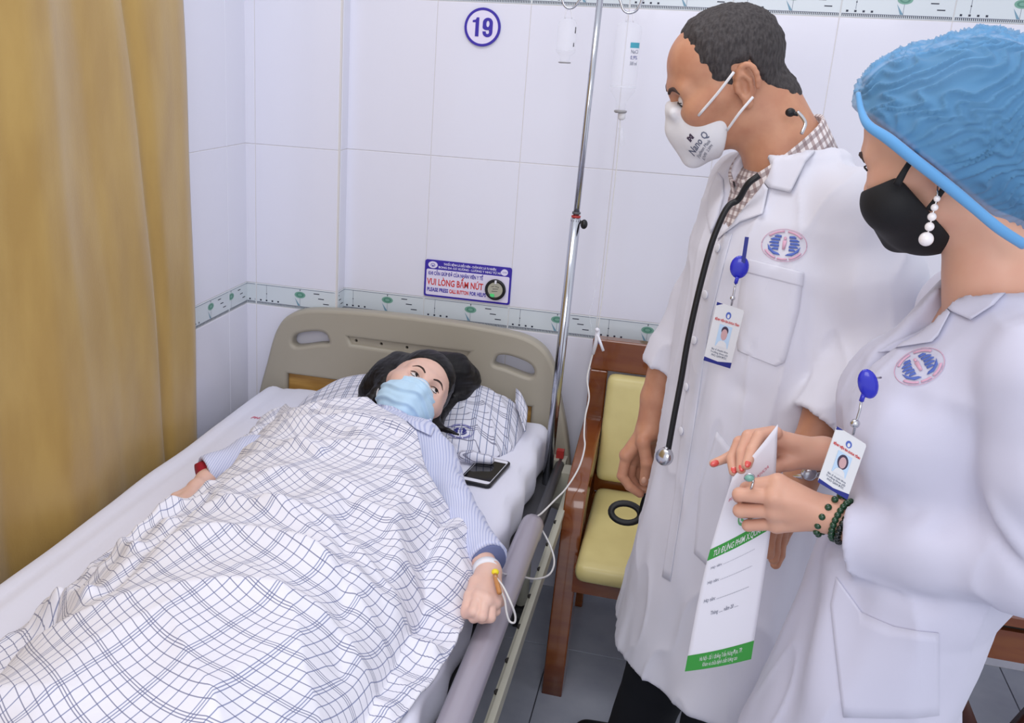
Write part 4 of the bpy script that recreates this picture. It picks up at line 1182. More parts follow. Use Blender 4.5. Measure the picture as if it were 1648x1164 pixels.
# white coat
def coat_mod(ph, z):
    lo_ = np.clip((1.0 - z) / .6, 0, 1)
    return 1 + lo_ * (.035 * np.sin(6 * ph + 1.2 + 1.5 * z) + .022 * np.sin(11 * ph + .5 - 2 * z)) + .010 * np.sin(3 * ph + 9 * z) * np.clip((1.3 - z) * 3, 0, 1)
f = Field((0.83, -1.24, 0.28), (1.42, -0.58, 1.46), 0.0048)
loft(f, [(0.425, 1.10, -.90, .228, .160), (0.55, 1.11, -.9, .222, .155), (0.80, 1.115, -.9, .205, .142), (0.98, 1.12, -.9, .195, .137), (1.12, 1.125, -.9, .198, .140), (1.24, 1.128, -.9, .195, .135), (1.31, 1.125, -.9, .175, .115), (1.36, 1.122, -.9, .12, .09), (1.405, 1.12, -.9, .085, .075)], MF, mod=coat_mod)
LS = np.array((1.222, -1.030, 1.335)); RS = np.array((1.055, -0.775, 1.335))
nb = np.array((1.13, -.905, 1.375))
for s_ in (LS, RS): f.cap(nb, s_, .056, .060, k=.05)
LE = np.array((1.2949, -1.0700, 1.1396)); LC = np.array((1.2082, -1.1250, 1.0176))
RE_ = np.array((0.9950, -0.7450, 1.1133)); RC = np.array((0.9560, -0.7550, 0.9661))
def sleeves(f, arms, k=.03):
    g = like(f)
    for pts, rs, rc in arms:
        g.chain(pts, rs, k=.02)
        e, c = pts[-2], pts[-1]; d_ = (c - e) / np.linalg.norm(c - e)
        g.cap(c - d_ * .045, c - d_ * .004, rc, rc * 1.01, k=.004)
        g.plane_cut(c, d_, c - .12, c + .12)
        g.cap(c - d_ * .04, c + d_ * .09, rc - .009, k=.003, op='sub')
    a, b = f.d, g.d; h = np.clip(0.5 + 0.5 * (a - b) / k, 0, 1); f.d = a + (b - a) * h - k * h * (1 - h)
sleeves(f, [([LS, (LS + LE) / 2, LE, LC], [.066, .072, .064, .050], .052), ([RS, (RS + RE_) / 2, RE_, RC], [.050, .044, .042, .040], .043)])
# open neck (V opening towards the front) and hollow hem
F3 = np.array((MF[0], MF[1], 0)); L3 = np.array((-MF[1], MF[0], 0)); L3 = np.array((0.5, -0.87, 0))
f.cap((1.12, -.90, 1.36), (1.118, -.90, 1.50), .066, .080, k=.008, op='sub')
for t_ in np.linspace(0, 1, 9):
    p = np.array((1.12, -.90, 1.385)) + F3 * (.075 + .085 * t_) + np.array((0, 0, -.155 * t_))
    f.ell(p, (.045 * (1 - t_) + .006, .045 * (1 - t_) + .006, .03), k=.008, op='sub')
loft(f, [(0.26, 1.10, -.90, .222, .155), (0.5, 1.11, -.9, .205, .138), (.62, 1.11, -.9, .15, .09)], MF, mod=coat_mod, op='sub', k=0)
# folds
f.fold((1.1576, -1.1000, 1.3917), (1.1650, -1.1000, 1.2117), .014, -.006)
f.fold((1.1664, -1.0800, 1.2073), (1.1889, -1.0800, 1.0347), .012, -.006)
f.fold((1.1729, -1.1400, 1.3885), (1.1733, -1.1300, 1.2768), .012, .008)
f.fold((1.2205, -1.1200, 1.3630), (1.2062, -1.1400, 1.1871), .018, .008)
f.fold((1.2366, -1.1400, 1.2290), (1.1919, -1.1500, 1.1490), .012, -.007)
f.fold((1.2496, -1.1400, 1.1536), (1.1955, -1.1600, 1.0932), .012, .007)
f.fold((1.1685, -1.0500, 1.1802), (1.1434, -1.0500, 0.9625), .020, .008)
f.fold((1.1859, -1.0300, 1.0171), (1.0725, -1.0500, 1.0406), .018, -.006)
f.fold((1.0643, -1.0400, 1.1017), (1.0377, -1.0000, 0.8318), .016, .009)
f.fold((1.0363, -1.0000, 1.0868), (1.0260, -0.9800, 0.7464), .012, -.007)
f.fold((1.0438, -1.0000, 0.7839), (1.0123, -0.9800, 0.4795), .020, .012)
f.fold((1.0828, -1.0000, 0.8153), (1.0903, -0.9800, 0.4140), .020, -.010)
f.fold((0.9808, -0.9500, 0.9720), (0.9536, -0.9000, 0.5302), .018, .009)
f.fold((0.9709, -0.8000, 1.2861), (0.9608, -0.8000, 1.1196), .012, .006)
f.fold((0.9798, -0.8000, 1.1699), (0.9356, -0.8000, 1.0364), .010, -.006)
V, F = f.mesh(); V = relax(V, F, 2)
N = vnormals(V, F)
V += N * (vnoise(V * [1, 1, .45], 15, 1)[:, None] * .0035 + vnoise(V * [1, 1, .5], 38, 2)[:, None] * .0012 + .0045 * (1 - np.abs(vnoise(V * [1, 1, .28], 20, 9)))[:, None] ** 5)
ct = numesh('white_coat', V, F, man, M['coat'])
mc_tree = bvh(V, F)

def px_patch(name, pts, tree, m, parent, off=.002, thick=.0015, sub=3, d=None):
    """pts: world points roughly on the surface; dropped along direction d"""
    P = [np.array(p) for p in pts]; c = sum(P) / len(P)
    ez = -np.array(d, float); ez /= np.linalg.norm(ez)
    ex = np.cross((0, 0, 1.0), ez); ex /= np.linalg.norm(ex); ey = np.cross(ez, ex)
    return patch(name, [((p - c) @ ex, (p - c) @ ey) for p in P], (tuple(c), tuple(ex), tuple(ey)), tree, m, parent, off, thick, sub)
VD = np.array((1.12, -0.98, 1.2)) - np.array((0.976, -2.684, 1.554))
px_patch('lapel', [(1.1262, -1.0000, 1.4763), (1.1542, -1.0000, 1.4621), (1.1438, -1.0000, 1.4231), (1.1335, -1.0000, 1.4059), (1.1186, -1.0000, 1.3557), (1.0842, -1.0000, 1.3627), (1.0672, -1.0000, 1.3811), (1.0980, -1.0000, 1.4294)], mc_tree, M['coat'], man, .004, .003, 3, VD)
px_patch('lapel', [(1.0675, -1.0000, 1.3792), (1.0836, -1.0000, 1.3606), (1.0820, -1.0000, 1.3184), (1.0472, -1.0000, 1.3030), (1.0137, -1.0000, 1.2731), (1.0186, -1.0000, 1.2962), (1.0445, -1.0000, 1.3363)], mc_tree, M['coat'], man, .004, .003, 3, VD)
px_patch('lapel', [(0.9976, -0.9000, 1.3796), (1.0122, -0.9000, 1.3628), (1.0205, -0.9000, 1.3316), (1.0176, -0.9000, 1.2915), (1.0088, -0.9000, 1.2623), (0.9938, -0.9000, 1.2969), (0.9886, -0.9000, 1.3449)], mc_tree, M['coat'], man, .003, .003, 2, VD)
px_patch('chest_pocket', [(1.0642, -1.0000, 1.2448), (1.1572, -1.0000, 1.2296), (1.1591, -1.0000, 1.1669), (1.1504, -1.0000, 1.0817), (1.1386, -1.0000, 1.0736), (1.0758, -1.0000, 1.0897), (1.0645, -1.0000, 1.1342)], mc_tree, M['coat'], man, .0008, .0012, 3, VD)
px_patch('pocket_hem', [(1.0642, -1.0000, 1.2448), (1.1572, -1.0000, 1.2296), (1.1588, -1.0000, 1.2069), (1.0654, -1.0000, 1.2219)], mc_tree, M['coat'], man, .0018, .0008, 3, VD)
px_patch('placket', [(1.0258, -1.0000, 1.2866), (1.0381, -1.0000, 1.2837), (1.0225, -1.0000, 1.1292), (1.0208, -1.0000, 0.9482), (1.0194, -1.0000, 0.8043), (1.0184, -1.0000, 0.6399), (1.0013, -1.0000, 0.6417), (1.0023, -1.0000, 0.8013), (0.9957, -1.0000, 0.9794), (0.9996, -1.0000, 1.1483)], mc_tree, M['coat'], man, .0006, .0008, 3, VD)
px_patch('side_pocket', [(1.0613, -1.0000, 0.9450), (1.0924, -1.0000, 0.9171), (1.1028, -1.0000, 0.7944), (1.0884, -1.0000, 0.6922), (1.0530, -1.0000, 0.7107), (1.0461, -1.0000, 0.8333)], mc_tree, M['coat'], man, .0004, .0008, 3, VD)
for p in ((1.0197, -1.0000, 1.2580), (1.0091, -1.0000, 1.1775), (1.0007, -1.0000, 1.0945), (0.9982, -1.0000, 1.0074), (1.0002, -1.0000, 0.9251)):
    h_ = mc_tree.ray_cast(Vector(p) - Vector(VD) * .15, Vector(VD), 1)
    c = np.array(h_[0]) if h_[0] is not None else np.array(p); nn = np.array(h_[1]) if h_[0] is not None else -VD
    if nn @ VD > 0: nn = -nn
    a1 = np.cross(nn, (0, 0, 1)); a1 /= np.linalg.norm(a1)
    V, F = ball_data(c + nn * .003, (.0078, .0078, .0022), 16, 8, axes=[a1, np.cross(nn, a1), nn]); pymesh('button', V, F, ct, M['button'], True)
ec = np.array((1.1163, -1.0200, 1.2743)); ex_ = np.array((1.1451, -1.0200, 1.2731)) - np.array((1.0874, -1.0200, 1.2755))
ez_ = -VD / np.linalg.norm(VD); emblem(man, (tuple(ec), tuple(ex_), tuple(np.cross(ez_, ex_))), mc_tree, .066)

# black trousers and shoes
f = Field((0.84, -1.14, 0.0), (1.34, -0.56, .60), 0.007)
for s, (hx, ax) in ((-1, ((1.075, -.80), (0.995, -.70))), (1, ((1.165, -.96), (1.15, -.92)))):
    f.chain([(hx[0], hx[1], .58), (hx[0] * .5 + ax[0] * .5, hx[1] * .5 + ax[1] * .5, .3), (ax[0], ax[1], .06)], [.088, .078, .066], k=.02)
V, F = f.mesh(); V = relax(V, F, 2); V += vnormals(V, F) * vnoise(V, 14, 2)[:, None] * .006
numesh('trousers', V, F, man, M['trousers'])
for ax in ((0.995, -.70), (1.15, -.92)):
    f = Field((ax[0] - .26, ax[1] - .14, -.01), (ax[0] + .09, ax[1] + .12, .12), .006)
    f.cap((ax[0] + .02, ax[1], .035), (ax[0] - .11, ax[1] - .0, .03), .037, .036, k=.02); f.plane_cut((ax[0], ax[1], .003), (0, 0, -1))
    V, F = f.mesh(); numesh('shoe', relax(V, F, 2), F, man, M['rubber'])

# wristwatch
wt = thing('wristwatch', 'silver metal wristwatch on the doctor\'s left wrist behind the nurse\'s hands', 'watch', (1.1992, -1.1400, 0.9373))
V, F = tube_data([tuple(np.array((1.1979, -1.1400, 0.9457)) + .031 * (math.cos(a) * np.array((.93, -.2, .3)) + math.sin(a) * np.array((.2, .97, 0)))) for a in np.linspace(0, 2 * PI, 25)], .005, 6, False)
pymesh('band', V, F, wt, M['silver'], True)
V, F = ball_data((1.1958, -1.1750, 0.9526), (.012, .005, .012), 16, 8); pymesh('case', V, F, wt, M['silver'], True)

# stethoscope
sth = thing('stethoscope', 'black-tubed stethoscope hanging down the front of the doctor coat with steel chestpiece', 'stethoscope', (0.9780, -1.0000, 0.8764))
def on(tree, pts, off, vd):
    out = []
    for p in pts:
        h_ = tree.ray_cast(Vector(p) - Vector(vd) * .15, Vector(vd), 1)
        q = np.array(h_[0]) if h_[0] is not None and (np.array(h_[0]) - np.array(p)) @ vd / np.linalg.norm(vd) < .12 else np.array(p)
        out.append(tuple(q - vd / np.linalg.norm(vd) * off))
    return out
a_ = on(mc_tree, [(1.0673, -1.0000, 1.3801), (1.0522, -1.0000, 1.3650), (1.0360, -0.9800, 1.3512), (1.0246, -0.9800, 1.3411), (1.0184, -0.9800, 1.3282), (1.0125, -0.9800, 1.3050), (1.0051, -0.9900, 1.2695), (0.9975, -1.0000, 1.2126), (0.9921, -1.0000, 1.1583), (0.9874, -1.0000, 1.0973), (0.9846, -1.0000, 1.0352), (0.9814, -1.0000, 0.9657), (0.9791, -1.0000, 0.9041)], .008, VD)
a_ = np.array(a_); a_[:, 1] = np.minimum(a_[:, 1], np.interp(np.arange(len(a_)), [0, 12], [-.985, -1.02]) ); a_ = [tuple(p) for p in a_]
tube('tubing', a_, .0052, M['rubber'], sth, 10, sp=6)
tube('chestpiece_stem', [a_[-1], (0.9772, -1.0300, 0.9036)], .004, M['silver'], sth, 8)
ch = np.array((0.9769, -1.0300, 0.8883)); dv = np.array((-.62, -.72, .25)); dv /= np.linalg.norm(dv)
V, F = tube_data([ch - dv * .011, ch - dv * .006, ch + dv * .0, ch + dv * .008], [.010, .0155, .0165, .013], 20, flat=(0, 0, 1, 1)); pymesh('chestpiece', V, F, sth, M['silver'], True)
tube('tubing', [(1.1111, -0.9800, 1.4819), (1.1205, -0.9850, 1.4732), (1.1252, -0.9900, 1.4642), (1.1210, -1.0000, 1.4503)], .003, M['silver'], sth, 8, sp=4)
V, F = ball_data((1.1014, -0.9750, 1.4801), (.008, .007, .007), 12, 8); pymesh('ear_tip', V, F, sth, M['rubber'], True)
tube('ear_tip', [(1.1034, -0.9750, 1.4792), (1.1126, -0.9800, 1.4782)], .0035, M['rubber'], sth, 8)
# black strap loop in front of the bench seat
lp = [tuple(np.array((0.9109, -0.6600, 0.5934)) + np.array((.032 * math.cos(a), .03 * math.sin(a) * .4, .0175 * math.sin(a)))) for a in np.linspace(0, 2 * PI, 25)]
hl = thing('strap_loop', 'black rubber loop hanging beside the white coat in front of the bench seat', 'strap', (0.9109, -0.6600, 0.5934))
V, F = tube_data(lp, .0075, 8, False, (0, 0, 1, .8)); pymesh('loop', V, F, hl, M['rubber'], True)
tube('strap', [lp[0], (0.9447, -0.6800, 0.6297), (0.9517, -0.7000, 0.6722), (0.9591, -0.7400, 0.7196)], .0055, M['rubber'], hl, 8, sp=4, flat=(0, 1, 0, .5))

# doctor's badge
t1, P1_, n1 = id_badge('id_badge', 'name badge with portrait hanging from the doctor coat on a blue reel', (1.0271, -1.0850, 1.1865), (1.0713, -1.0700, 1.1736), (1.0186, -1.0850, 1.0874), .0012, portrait='m')
V, F = ball_data((1.0538, -1.0750, 1.2439), (.0145, .006, .0185), 20, 12); rl = pymesh('badge_reel', V, F, t1, M['blue_badge'], True)
b = MB(); p = np.array((1.0582, -1.0780, 1.2728)); b.box(p[0] - .003, p[0] + .003, p[1] - .002, p[1] + .002, p[2] - .021, p[2] + .020); b.build('reel_clip', [M['navy']], t1)
tube('reel_stem', [(1.0529, -1.0800, 1.2288), (1.0515, -1.0800, 1.2186)], .0032, M['blue_badge'], t1, 8)
tube('cord', [(1.0515, -1.0800, 1.2186), (1.0509, -1.0820, 1.2088), (1.0506, -1.0840, 1.1971), (1.0497, -1.0840, 1.1827)], .0016, M['silver'], t1, 6)
V, F = ball_data((1.0498, -1.0860, 1.1954), .0042, 10, 8); pymesh('snap', V, F, t1, M['silver'], True)
# ------------------------------------------------------------------ nurse (woman)
NR = ((-0.38, 0.855, -0.352), (-0.905, -0.425, -0.058), (-0.199, 0.297, 0.934))
_q = np.linalg.svd(np.array(NR)); NR = (_q[0] @ _q[2]); NT = np.array((1.2635, -1.330, 1.4625)); NS = .93
nu = thing('person', 'woman in white coat, blue hair cap and black face mask holding an envelope', 'person', (1.36, -1.33, 0))
f = Field((1.10, -1.46, 1.20), (1.44, -1.20, 1.62), 0.0021)
head(f, NR, NT, NS, lid=.0035, ears='LR', fat=.003, nz=.012)
f.cap((1.305, -1.335, 1.42), (1.345, -1.345, 1.31), .048, .052, k=.03)
f.cap((1.345, -1.345, 1.31), (1.365, -1.34, 1.22), .052, .07, k=.03)
HV, HF = f.mesh(); HV = relax(HV, HF, 1); nu_tree = bvh(HV, HF); parts = [(HV, HF)]
g = Field((1.12, -1.60, 0.0), (1.58, -1.08, 1.32), 0.012)
loft(g, [(0.72, 1.30, -1.33, .115, .085), (0.9, 1.325, -1.33, .115, .085), (1.05, 1.36, -1.33, .13, .085), (1.2, 1.36, -1.33, .14, .09), (1.28, 1.365, -1.34, .07, .06)], (-1, 0), k=.02)
for s in (-1, 1):
    g.chain([(1.31, -1.33 - s * .055, .82), (1.31, -1.33 - s * .065, .45), (1.35, -1.33 - s * .07, .07)], [.058, .048, .036], k=.03)
    g.cap((1.35, -1.33 - s * .07, .06), (1.24, -1.33 - s * .075, .03), .034, .028, k=.02)
    g.cap((1.36, -1.34, 1.25), (1.365, -1.34 - s * .15, 1.235), .05, .045, k=.03)
parts.append(g.mesh())
# left hand (nearest), curled round the envelope
yl = -1.375
f = Field((1.04, -1.50, .86), (1.42, -1.26, 1.06), .0015)
hand(f, [(1.2747, -1.4300, 0.9789), (1.2371, -1.4050, 0.9775), (1.2038, -1.3850, 0.9819)],
     [(1.1298, -1.3750, 1.0124), (1.1269, -1.3850, 0.9960), (1.1304, -1.3800, 0.9739), (1.1377, -1.3700, 0.9507)],
     [[(1.1280, -1.3750, 1.0140), (1.1022, -1.3700, 1.0028), (1.0926, -1.3500, 0.9877), (1.1038, -1.3350, 0.9773)],
      [(1.1253, -1.3850, 0.9958), (1.0829, -1.3750, 0.9877), (1.0853, -1.3520, 0.9740), (1.1018, -1.3380, 0.9667)],
      [(1.1288, -1.3800, 0.9736), (1.0873, -1.3720, 0.9625), (1.0902, -1.3500, 0.9509), (1.1066, -1.3360, 0.9453)],
      [(1.1374, -1.3720, 0.9516), (1.1018, -1.3620, 0.9374), (1.1034, -1.3460, 0.9300), (1.1176, -1.3360, 0.9277)]],
     [(1.1668, -1.3450, 0.9850), (1.1473, -1.3220, 0.9712), (1.1300, -1.3150, 0.9651)], rw=.0235, rp=.0200, rf=.0098)
V, F = f.mesh(); parts.append((relax(V, F, 1), F))
# right hand, behind the envelope with the fingertips on its edge
f = Field((1.02, -1.36, .93), (1.34, -1.16, 1.10), .0015)
hand(f, [(1.2840, -1.2350, 1.0034), (1.2392, -1.2450, 1.0101), (1.1983, -1.2550, 1.0193)],
     [(1.1295, -1.2750, 1.0405), (1.1323, -1.2620, 1.0262), (1.1350, -1.2520, 1.0119), (1.1395, -1.2450, 0.9959)],
     [[(1.1256, -1.2850, 1.0514), (1.1032, -1.3000, 1.0488), (1.0950, -1.3150, 1.0315), (1.0902, -1.3300, 1.0149)],
      [(1.1235, -1.2720, 1.0471), (1.0891, -1.2900, 1.0429), (1.0829, -1.3050, 1.0227), (1.0843, -1.3220, 1.0039)],
      [(1.1236, -1.2600, 1.0388), (1.0793, -1.2800, 1.0279), (1.0715, -1.2950, 1.0072), (1.0756, -1.3120, 0.9945)],
      [(1.1281, -1.2500, 1.0239), (1.0820, -1.2650, 1.0107), (1.0644, -1.2720, 0.9968), (1.0476, -1.2800, 0.9894)]],
     [(1.1519, -1.2750, 1.0052), (1.1305, -1.2880, 1.0003), (1.1112, -1.2960, 0.9946)], rw=.0235, rp=.0190, rf=.0090)
V, F = f.mesh(); parts.append((relax(V, F, 1), F))
V, F = join(parts); numesh('body', V, F, nu, M['skin_n'])
eyes(nu, NR, NT, NS, (0, -.9, -.4))
for s in (-1, 1):
    brow_strip(nu, NR, NT, NS, nu_tree, s)
    tube('eyelashes', [wpt(NR, NT, NS, (s * .018, -.0915, .003)), wpt(NR, NT, NS, (s * .030, -.0960, .0045)), wpt(NR, NT, NS, (s * .044, -.089, .002)), wpt(NR, NT, NS, (s * .049, -.088, .002))], [.0005, .0012, .0012, .0004], M['lash'], nu, 6, sp=3)
nn_ = np.array((0.05, -1, .25))
nl = []
for a, b_ in (((1.0950, -1.3150, 1.0315), (1.0902, -1.3300, 1.0149)), ((1.0829, -1.3050, 1.0227), (1.0843, -1.3220, 1.0039)), ((1.0715, -1.2950, 1.0072), (1.0756, -1.3120, 0.9945)), ((1.0644, -1.2720, 0.9968), (1.0476, -1.2800, 0.9894))):
    a = np.array(a); b_ = np.array(b_); nl.append((b_ - (b_ - a) * .05, b_ - a, nn_, .0078))
nails(nu, nl, 'nail')

# black face mask
f = Field((1.10, -1.46, 1.28), (1.36, -1.20, 1.50), 0.0021)
f.frame(NR, NT, NS)
f.ell((0, -.036, -.058), (.0775, .072, .080)); f.ell((0, -.074, -.048), (.040, .032, .050), k=.02)
f.frame(); f.ell((1.2119, -1.3520, 1.3984), (.040, .046, .040), k=.02); f.frame(NR, NT, NS)
f.cap((0, -.088, -.010), (0, -.096, -.044), .009, .012, k=.02); f.cap((0, -.096, -.044), (0, -.084, -.110), .012, .018, k=.02)
f.frame()
def cutpx(f, a, b):
    a = np.array(a); b = np.array(b); e = b - a; vd = (a + b) / 2 - np.array((0.976, -2.684, 1.554))
    n = np.cross(vd, e); f.plane_cut(a, n)
cutpx(f, (1.2022, -1.4000, 1.4333), (1.1689, -1.4000, 1.4144)); cutpx(f, (1.2467, -1.4000, 1.3923), (1.2022, -1.4000, 1.4333)); cutpx(f, (1.2699, -1.4000, 1.3700), (1.2467, -1.4000, 1.3923))
V, F = f.mesh(); V = relax(V, F, 3)
mk = numesh('face_mask', V, F, nu, M['mask_k']); mk['label'] = 'black cloth face mask'
tube('ear_strap', [(1.2003, -1.4100, 1.4241), (1.2056, -1.4120, 1.4414), (1.2119, -1.4080, 1.4551), (1.2176, -1.4020, 1.4664)], [.005, .0038, .0034, .0034], M['mask_k'], mk, 8, sp=4, flat=(0, 1, 0, .5))
tube('ear_strap', [(1.2392, -1.4120, 1.3985), (1.2448, -1.4130, 1.4108), (1.2501, -1.4120, 1.4227), (1.2561, -1.4050, 1.4296)], [.004, .0034, .0034, .0032], M['mask_k'], mk, 8, sp=4, flat=(0, 1, 0, .5))

# hair and bouffant cap
def blob(f, grow=0.0):
    f.cap((1.2144, -1.3250, 1.5108), (1.2749, -1.3300, 1.5177), .070 + grow, .085 + grow)
    f.ell((1.3047, -1.3300, 1.4853), (.094 + grow, .105 + grow, .106 + grow), k=.03)
    f.ell((1.2359, -1.3520, 1.4599), (.085 + grow, .088 + grow, .075 + grow), k=.02)
    f.cap((1.3154, -1.3350, 1.4607), (1.3445, -1.3350, 1.4258), .080 + grow, .062 + grow, k=.03)
f = Field((1.05, -1.50, 1.30), (1.55, -1.14, 1.66), 0.0042)
blob(f, -.009); f.frame(NR, NT, NS); f.ell((0, .012, .034), (.1015, .100, .084), k=.02); f.frame()
pb = np.array((1.2204, -1.4200, 1.4483)); bn = np.array((-.36, 0.0, -.93))
def capcut(f, sh=0.0):
    a = np.array((1.1540, -1.4000, 1.4975)); c = np.array((1.3449, -1.4000, 1.3699))
    e = (c - a) / np.linalg.norm(c - a); up = np.cross(e, (0, 1, 0)); up /= np.linalg.norm(up)
    if up[2] > 0: up = -up
    f.plane_cut(a - up * sh, up)
    return a - up * sh, up
capcut(f, .011)
V, F = f.mesh(); V = relax(V, F, 2)
numesh('hair', V, F, nu, M['hair_b'])
f = Field((1.05, -1.54, 1.28), (1.60, -1.12, 1.68), 0.0030)
blob(f, -.004); f.frame(NR, NT, NS); f.ell((0, .012, .040), (.110, .110, .086), k=.03); f.frame(); ca_, cu_ = capcut(f, .004)
V, F = f.mesh(); V = relax(V, F, 1); N = vnormals(V, F)
e1 = np.array((1.2879, -1.4000, 1.5200)) - np.array((1.1816, -1.4000, 1.4491)); e1 /= np.linalg.norm(e1)
e2 = np.array((1.2405, -1.4000, 1.4248)) - np.array((1.1825, -1.4000, 1.5204)); e2 /= np.linalg.norm(e2)
u1 = V @ e1; u2 = V @ e2
wv = u2 * 1.0 + .006 * np.sin(u1 * 75 + 9 * vnoise(V, 18, 4)) + .012 * vnoise(V, 10, 7)
pl = 1 - np.abs(np.sin(wv * 262)) ** .7
V += N * ((.0080 * pl + .003 * vnoise(V, 40, 3)) * np.clip(-((V - ca_) @ cu_) / .022, 0, 1))[:, None]
cp = numesh('bouffant_cap', V, F, nu, M['cap']); cp['label'] = 'pleated blue disposable bouffant cap'
bd = [(1.1437, -1.3850, 1.5246), (1.1485, -1.4000, 1.5056), (1.1569, -1.4180, 1.4902), (1.1790, -1.4300, 1.4771), (1.2078, -1.4370, 1.4574), (1.2370, -1.4400, 1.4383), (1.2605, -1.4420, 1.4223), (1.2822, -1.4450, 1.4070), (1.3083, -1.4480, 1.3887), (1.3408, -1.4350, 1.3712)]
tube('elastic_band', bd, [.003, .004, .0055, .0065, .0065, .0065, .0065, .006, .006, .006], M['cap_band'], cp, 10, sp=5)
# wispy hair at the temple
tube('hair_strand', [(1.1561, -1.4000, 1.4933), (1.1597, -1.4020, 1.4866), (1.1634, -1.4020, 1.4811)], [.004, .003, .001], M['hair_b'], nu, 6, sp=3)

# earring
er = thing('earring', 'dangling earring of five pearls on the nurse\'s left ear', 'earring', (1.2416, -1.4250, 1.4193))
ye = -1.428
prev = (1.2427, -1.4180, 1.4271)
for (p, r) in (((1.2426, -1.4280, 1.4140), .0042), ((1.2415, -1.4300, 1.4041), .0047), ((1.2404, -1.4320, 1.3935), .0056), ((1.2395, -1.4340, 1.3822), .0059), ((1.2380, -1.4370, 1.3680), .0092)):
    V, F = ball_data(p, r * .9, 16, 12); pymesh('pearl', V, F, er, M['pearl'], True)
    tube('link', [prev, p], .0011, M['silver'], er, 6); prev = p

# white coat
NFc = (-1.0, 0.05)
def nmod(ph, z):
    lo_ = np.clip((.90 - z) / .5, 0, 1)
    return 1 + lo_ * (.03 * np.sin(5 * ph + 1.0 + 2 * z) + .018 * np.sin(9 * ph + .5 - 2 * z))
f = Field((1.05, -1.64, 0.26), (1.66, -1.0, 1.36), 0.0052)
loft(f, [(0.34, 1.30, -1.33, .20, .19), (0.55, 1.298, -1.33, .185, .162), (0.72, 1.298, -1.33, .152, .124), (0.86, 1.320, -1.33, .148, .118), (0.98, 1.356, -1.33, .160, .136), (1.06, 1.362, -1.33, .158, .140), (1.12, 1.350, -1.33, .160, .145), (1.19, 1.352, -1.335, .158, .130), (1.245, 1.362, -1.34, .125, .098), (1.29, 1.362, -1.342, .075, .072)], NFc, mod=nmod)
f.ell((1.265, -1.265, 1.115), (.055, .06, .065), k=.05); f.ell((1.268, -1.405, 1.115), (.058, .06, .065), k=.05)
NLS = np.array((1.375, -1.492, 1.235)); NRS = np.array((1.36, -1.185, 1.235)); nb = np.array((1.362, -1.342, 1.26))
for s_ in (NLS, NRS): f.cap(nb, s_, .050, .060, k=.05)
NLE = np.array((1.4139, -1.5000, 1.0176)); NLC = np.array((1.2343, -1.4050, 0.9624))
mid = NLE * .45 + NLC * .55
NRE = np.array((1.38, -1.13, .97)); NRC = np.array((1.2356, -1.2400, 1.0094))
sleeves(f, [([NLS, (NLS + NLE) / 2 + np.array((.0, -.01, 0)), NLE, mid, NLC], [.066, .062, .060, .056, .050], .0505), ([NRS, (NRS + NRE) / 2, NRE, NRC], [.062, .056, .052, .042], .042)], k=.010)
# neck opening and open V at the front
f.cap((1.352, -1.342, 1.25), (1.33, -1.342, 1.40), .058, .075, k=.006, op='sub')
for t_ in np.linspace(0, 1, 8):
    f.ell((1.31 - .095 * t_, -1.350, 1.27 - .085 * t_), (.04, .040 * (1 - t_) + .004, .03), k=.006, op='sub')
loft(f, [(0.24, 1.30, -1.33, .188, .178), (0.5, 1.298, -1.33, .172, .150), (.60, 1.30, -1.33, .10, .09)], NFc, mod=nmod, op='sub')
# folds
f.fold((1.2909, -1.4600, 1.1875), (1.3240, -1.4700, 1.1010), .012, -.006)
f.fold((1.3240, -1.4700, 1.1010), (1.3431, -1.4700, 1.0387), .012, -.007)
f.fold((1.3332, -1.5200, 1.0767), (1.3893, -1.5600, 1.0209), .010, -.010)
f.fold((1.3365, -1.5300, 1.0975), (1.3773, -1.5600, 1.0420), .010, .008)
f.fold((1.2973, -1.4800, 1.0435), (1.2856, -1.4700, 1.0028), .010, .007)
f.fold((1.2680, -1.4500, 1.0395), (1.2851, -1.4600, 1.0149), .009, .006)
f.fold((1.2479, -1.4400, 0.9539), (1.3661, -1.5300, 0.9834), .012, .006)
f.fold((1.2884, -1.4800, 1.0168), (1.3394, -1.5200, 1.0620), .010, -.006)
f.fold((1.2218, -1.4400, 1.1871), (1.2773, -1.4600, 1.1698), .020, -.006)
f.fold((1.2384, -1.4400, 1.1733), (1.2352, -1.4300, 1.0350), .025, .006)
f.fold((1.2740, -1.4500, 0.9241), (1.3291, -1.5000, 0.9289), .014, -.005)
f.fold((1.3157, -1.5000, 0.9261), (1.2827, -1.5200, 0.7744), .03, .010)
f.fold((1.2037, -1.4000, 0.9244), (1.2103, -1.4500, 0.7047), .03, .012)
f.fold((1.1927, -1.3800, 0.8537), (1.1760, -1.4200, 0.6740), .025, -.010)
f.fold((1.3598, -1.5000, 0.9138), (1.3851, -1.5000, 0.7854), .03, .008)
V, F = f.mesh(); V = relax(V, F, 2); N = vnormals(V, F)
V += N * (.0045 * (1 - np.abs(vnoise(V * [1, 1, .35], 18, 9)))[:, None] ** 5 + vnoise(V * [1, 1, .5], 13, 3)[:, None] * .0035 + vnoise(V * [1, 1, .5], 34, 5)[:, None] * .0013)
numesh('white_coat', V, F, nu, M['coat2']); nc_tree = bvh(V, F)
VN = np.array((1.33, -1.47, 1.1)) - np.array((0.976, -2.684, 1.554))
px_patch('collar', [(1.3355, -1.4500, 1.3775), (1.3372, -1.4500, 1.3692), (1.3381, -1.4500, 1.3407), (1.3200, -1.4500, 1.3038), (1.2991, -1.4500, 1.2835), (1.2755, -1.4500, 1.2957), (1.2644, -1.4500, 1.3049), (1.2873, -1.4500, 1.3368), (1.3143, -1.4500, 1.3634)], nc_tree, M['coat2'], nu, .005, .003, 3, VN)
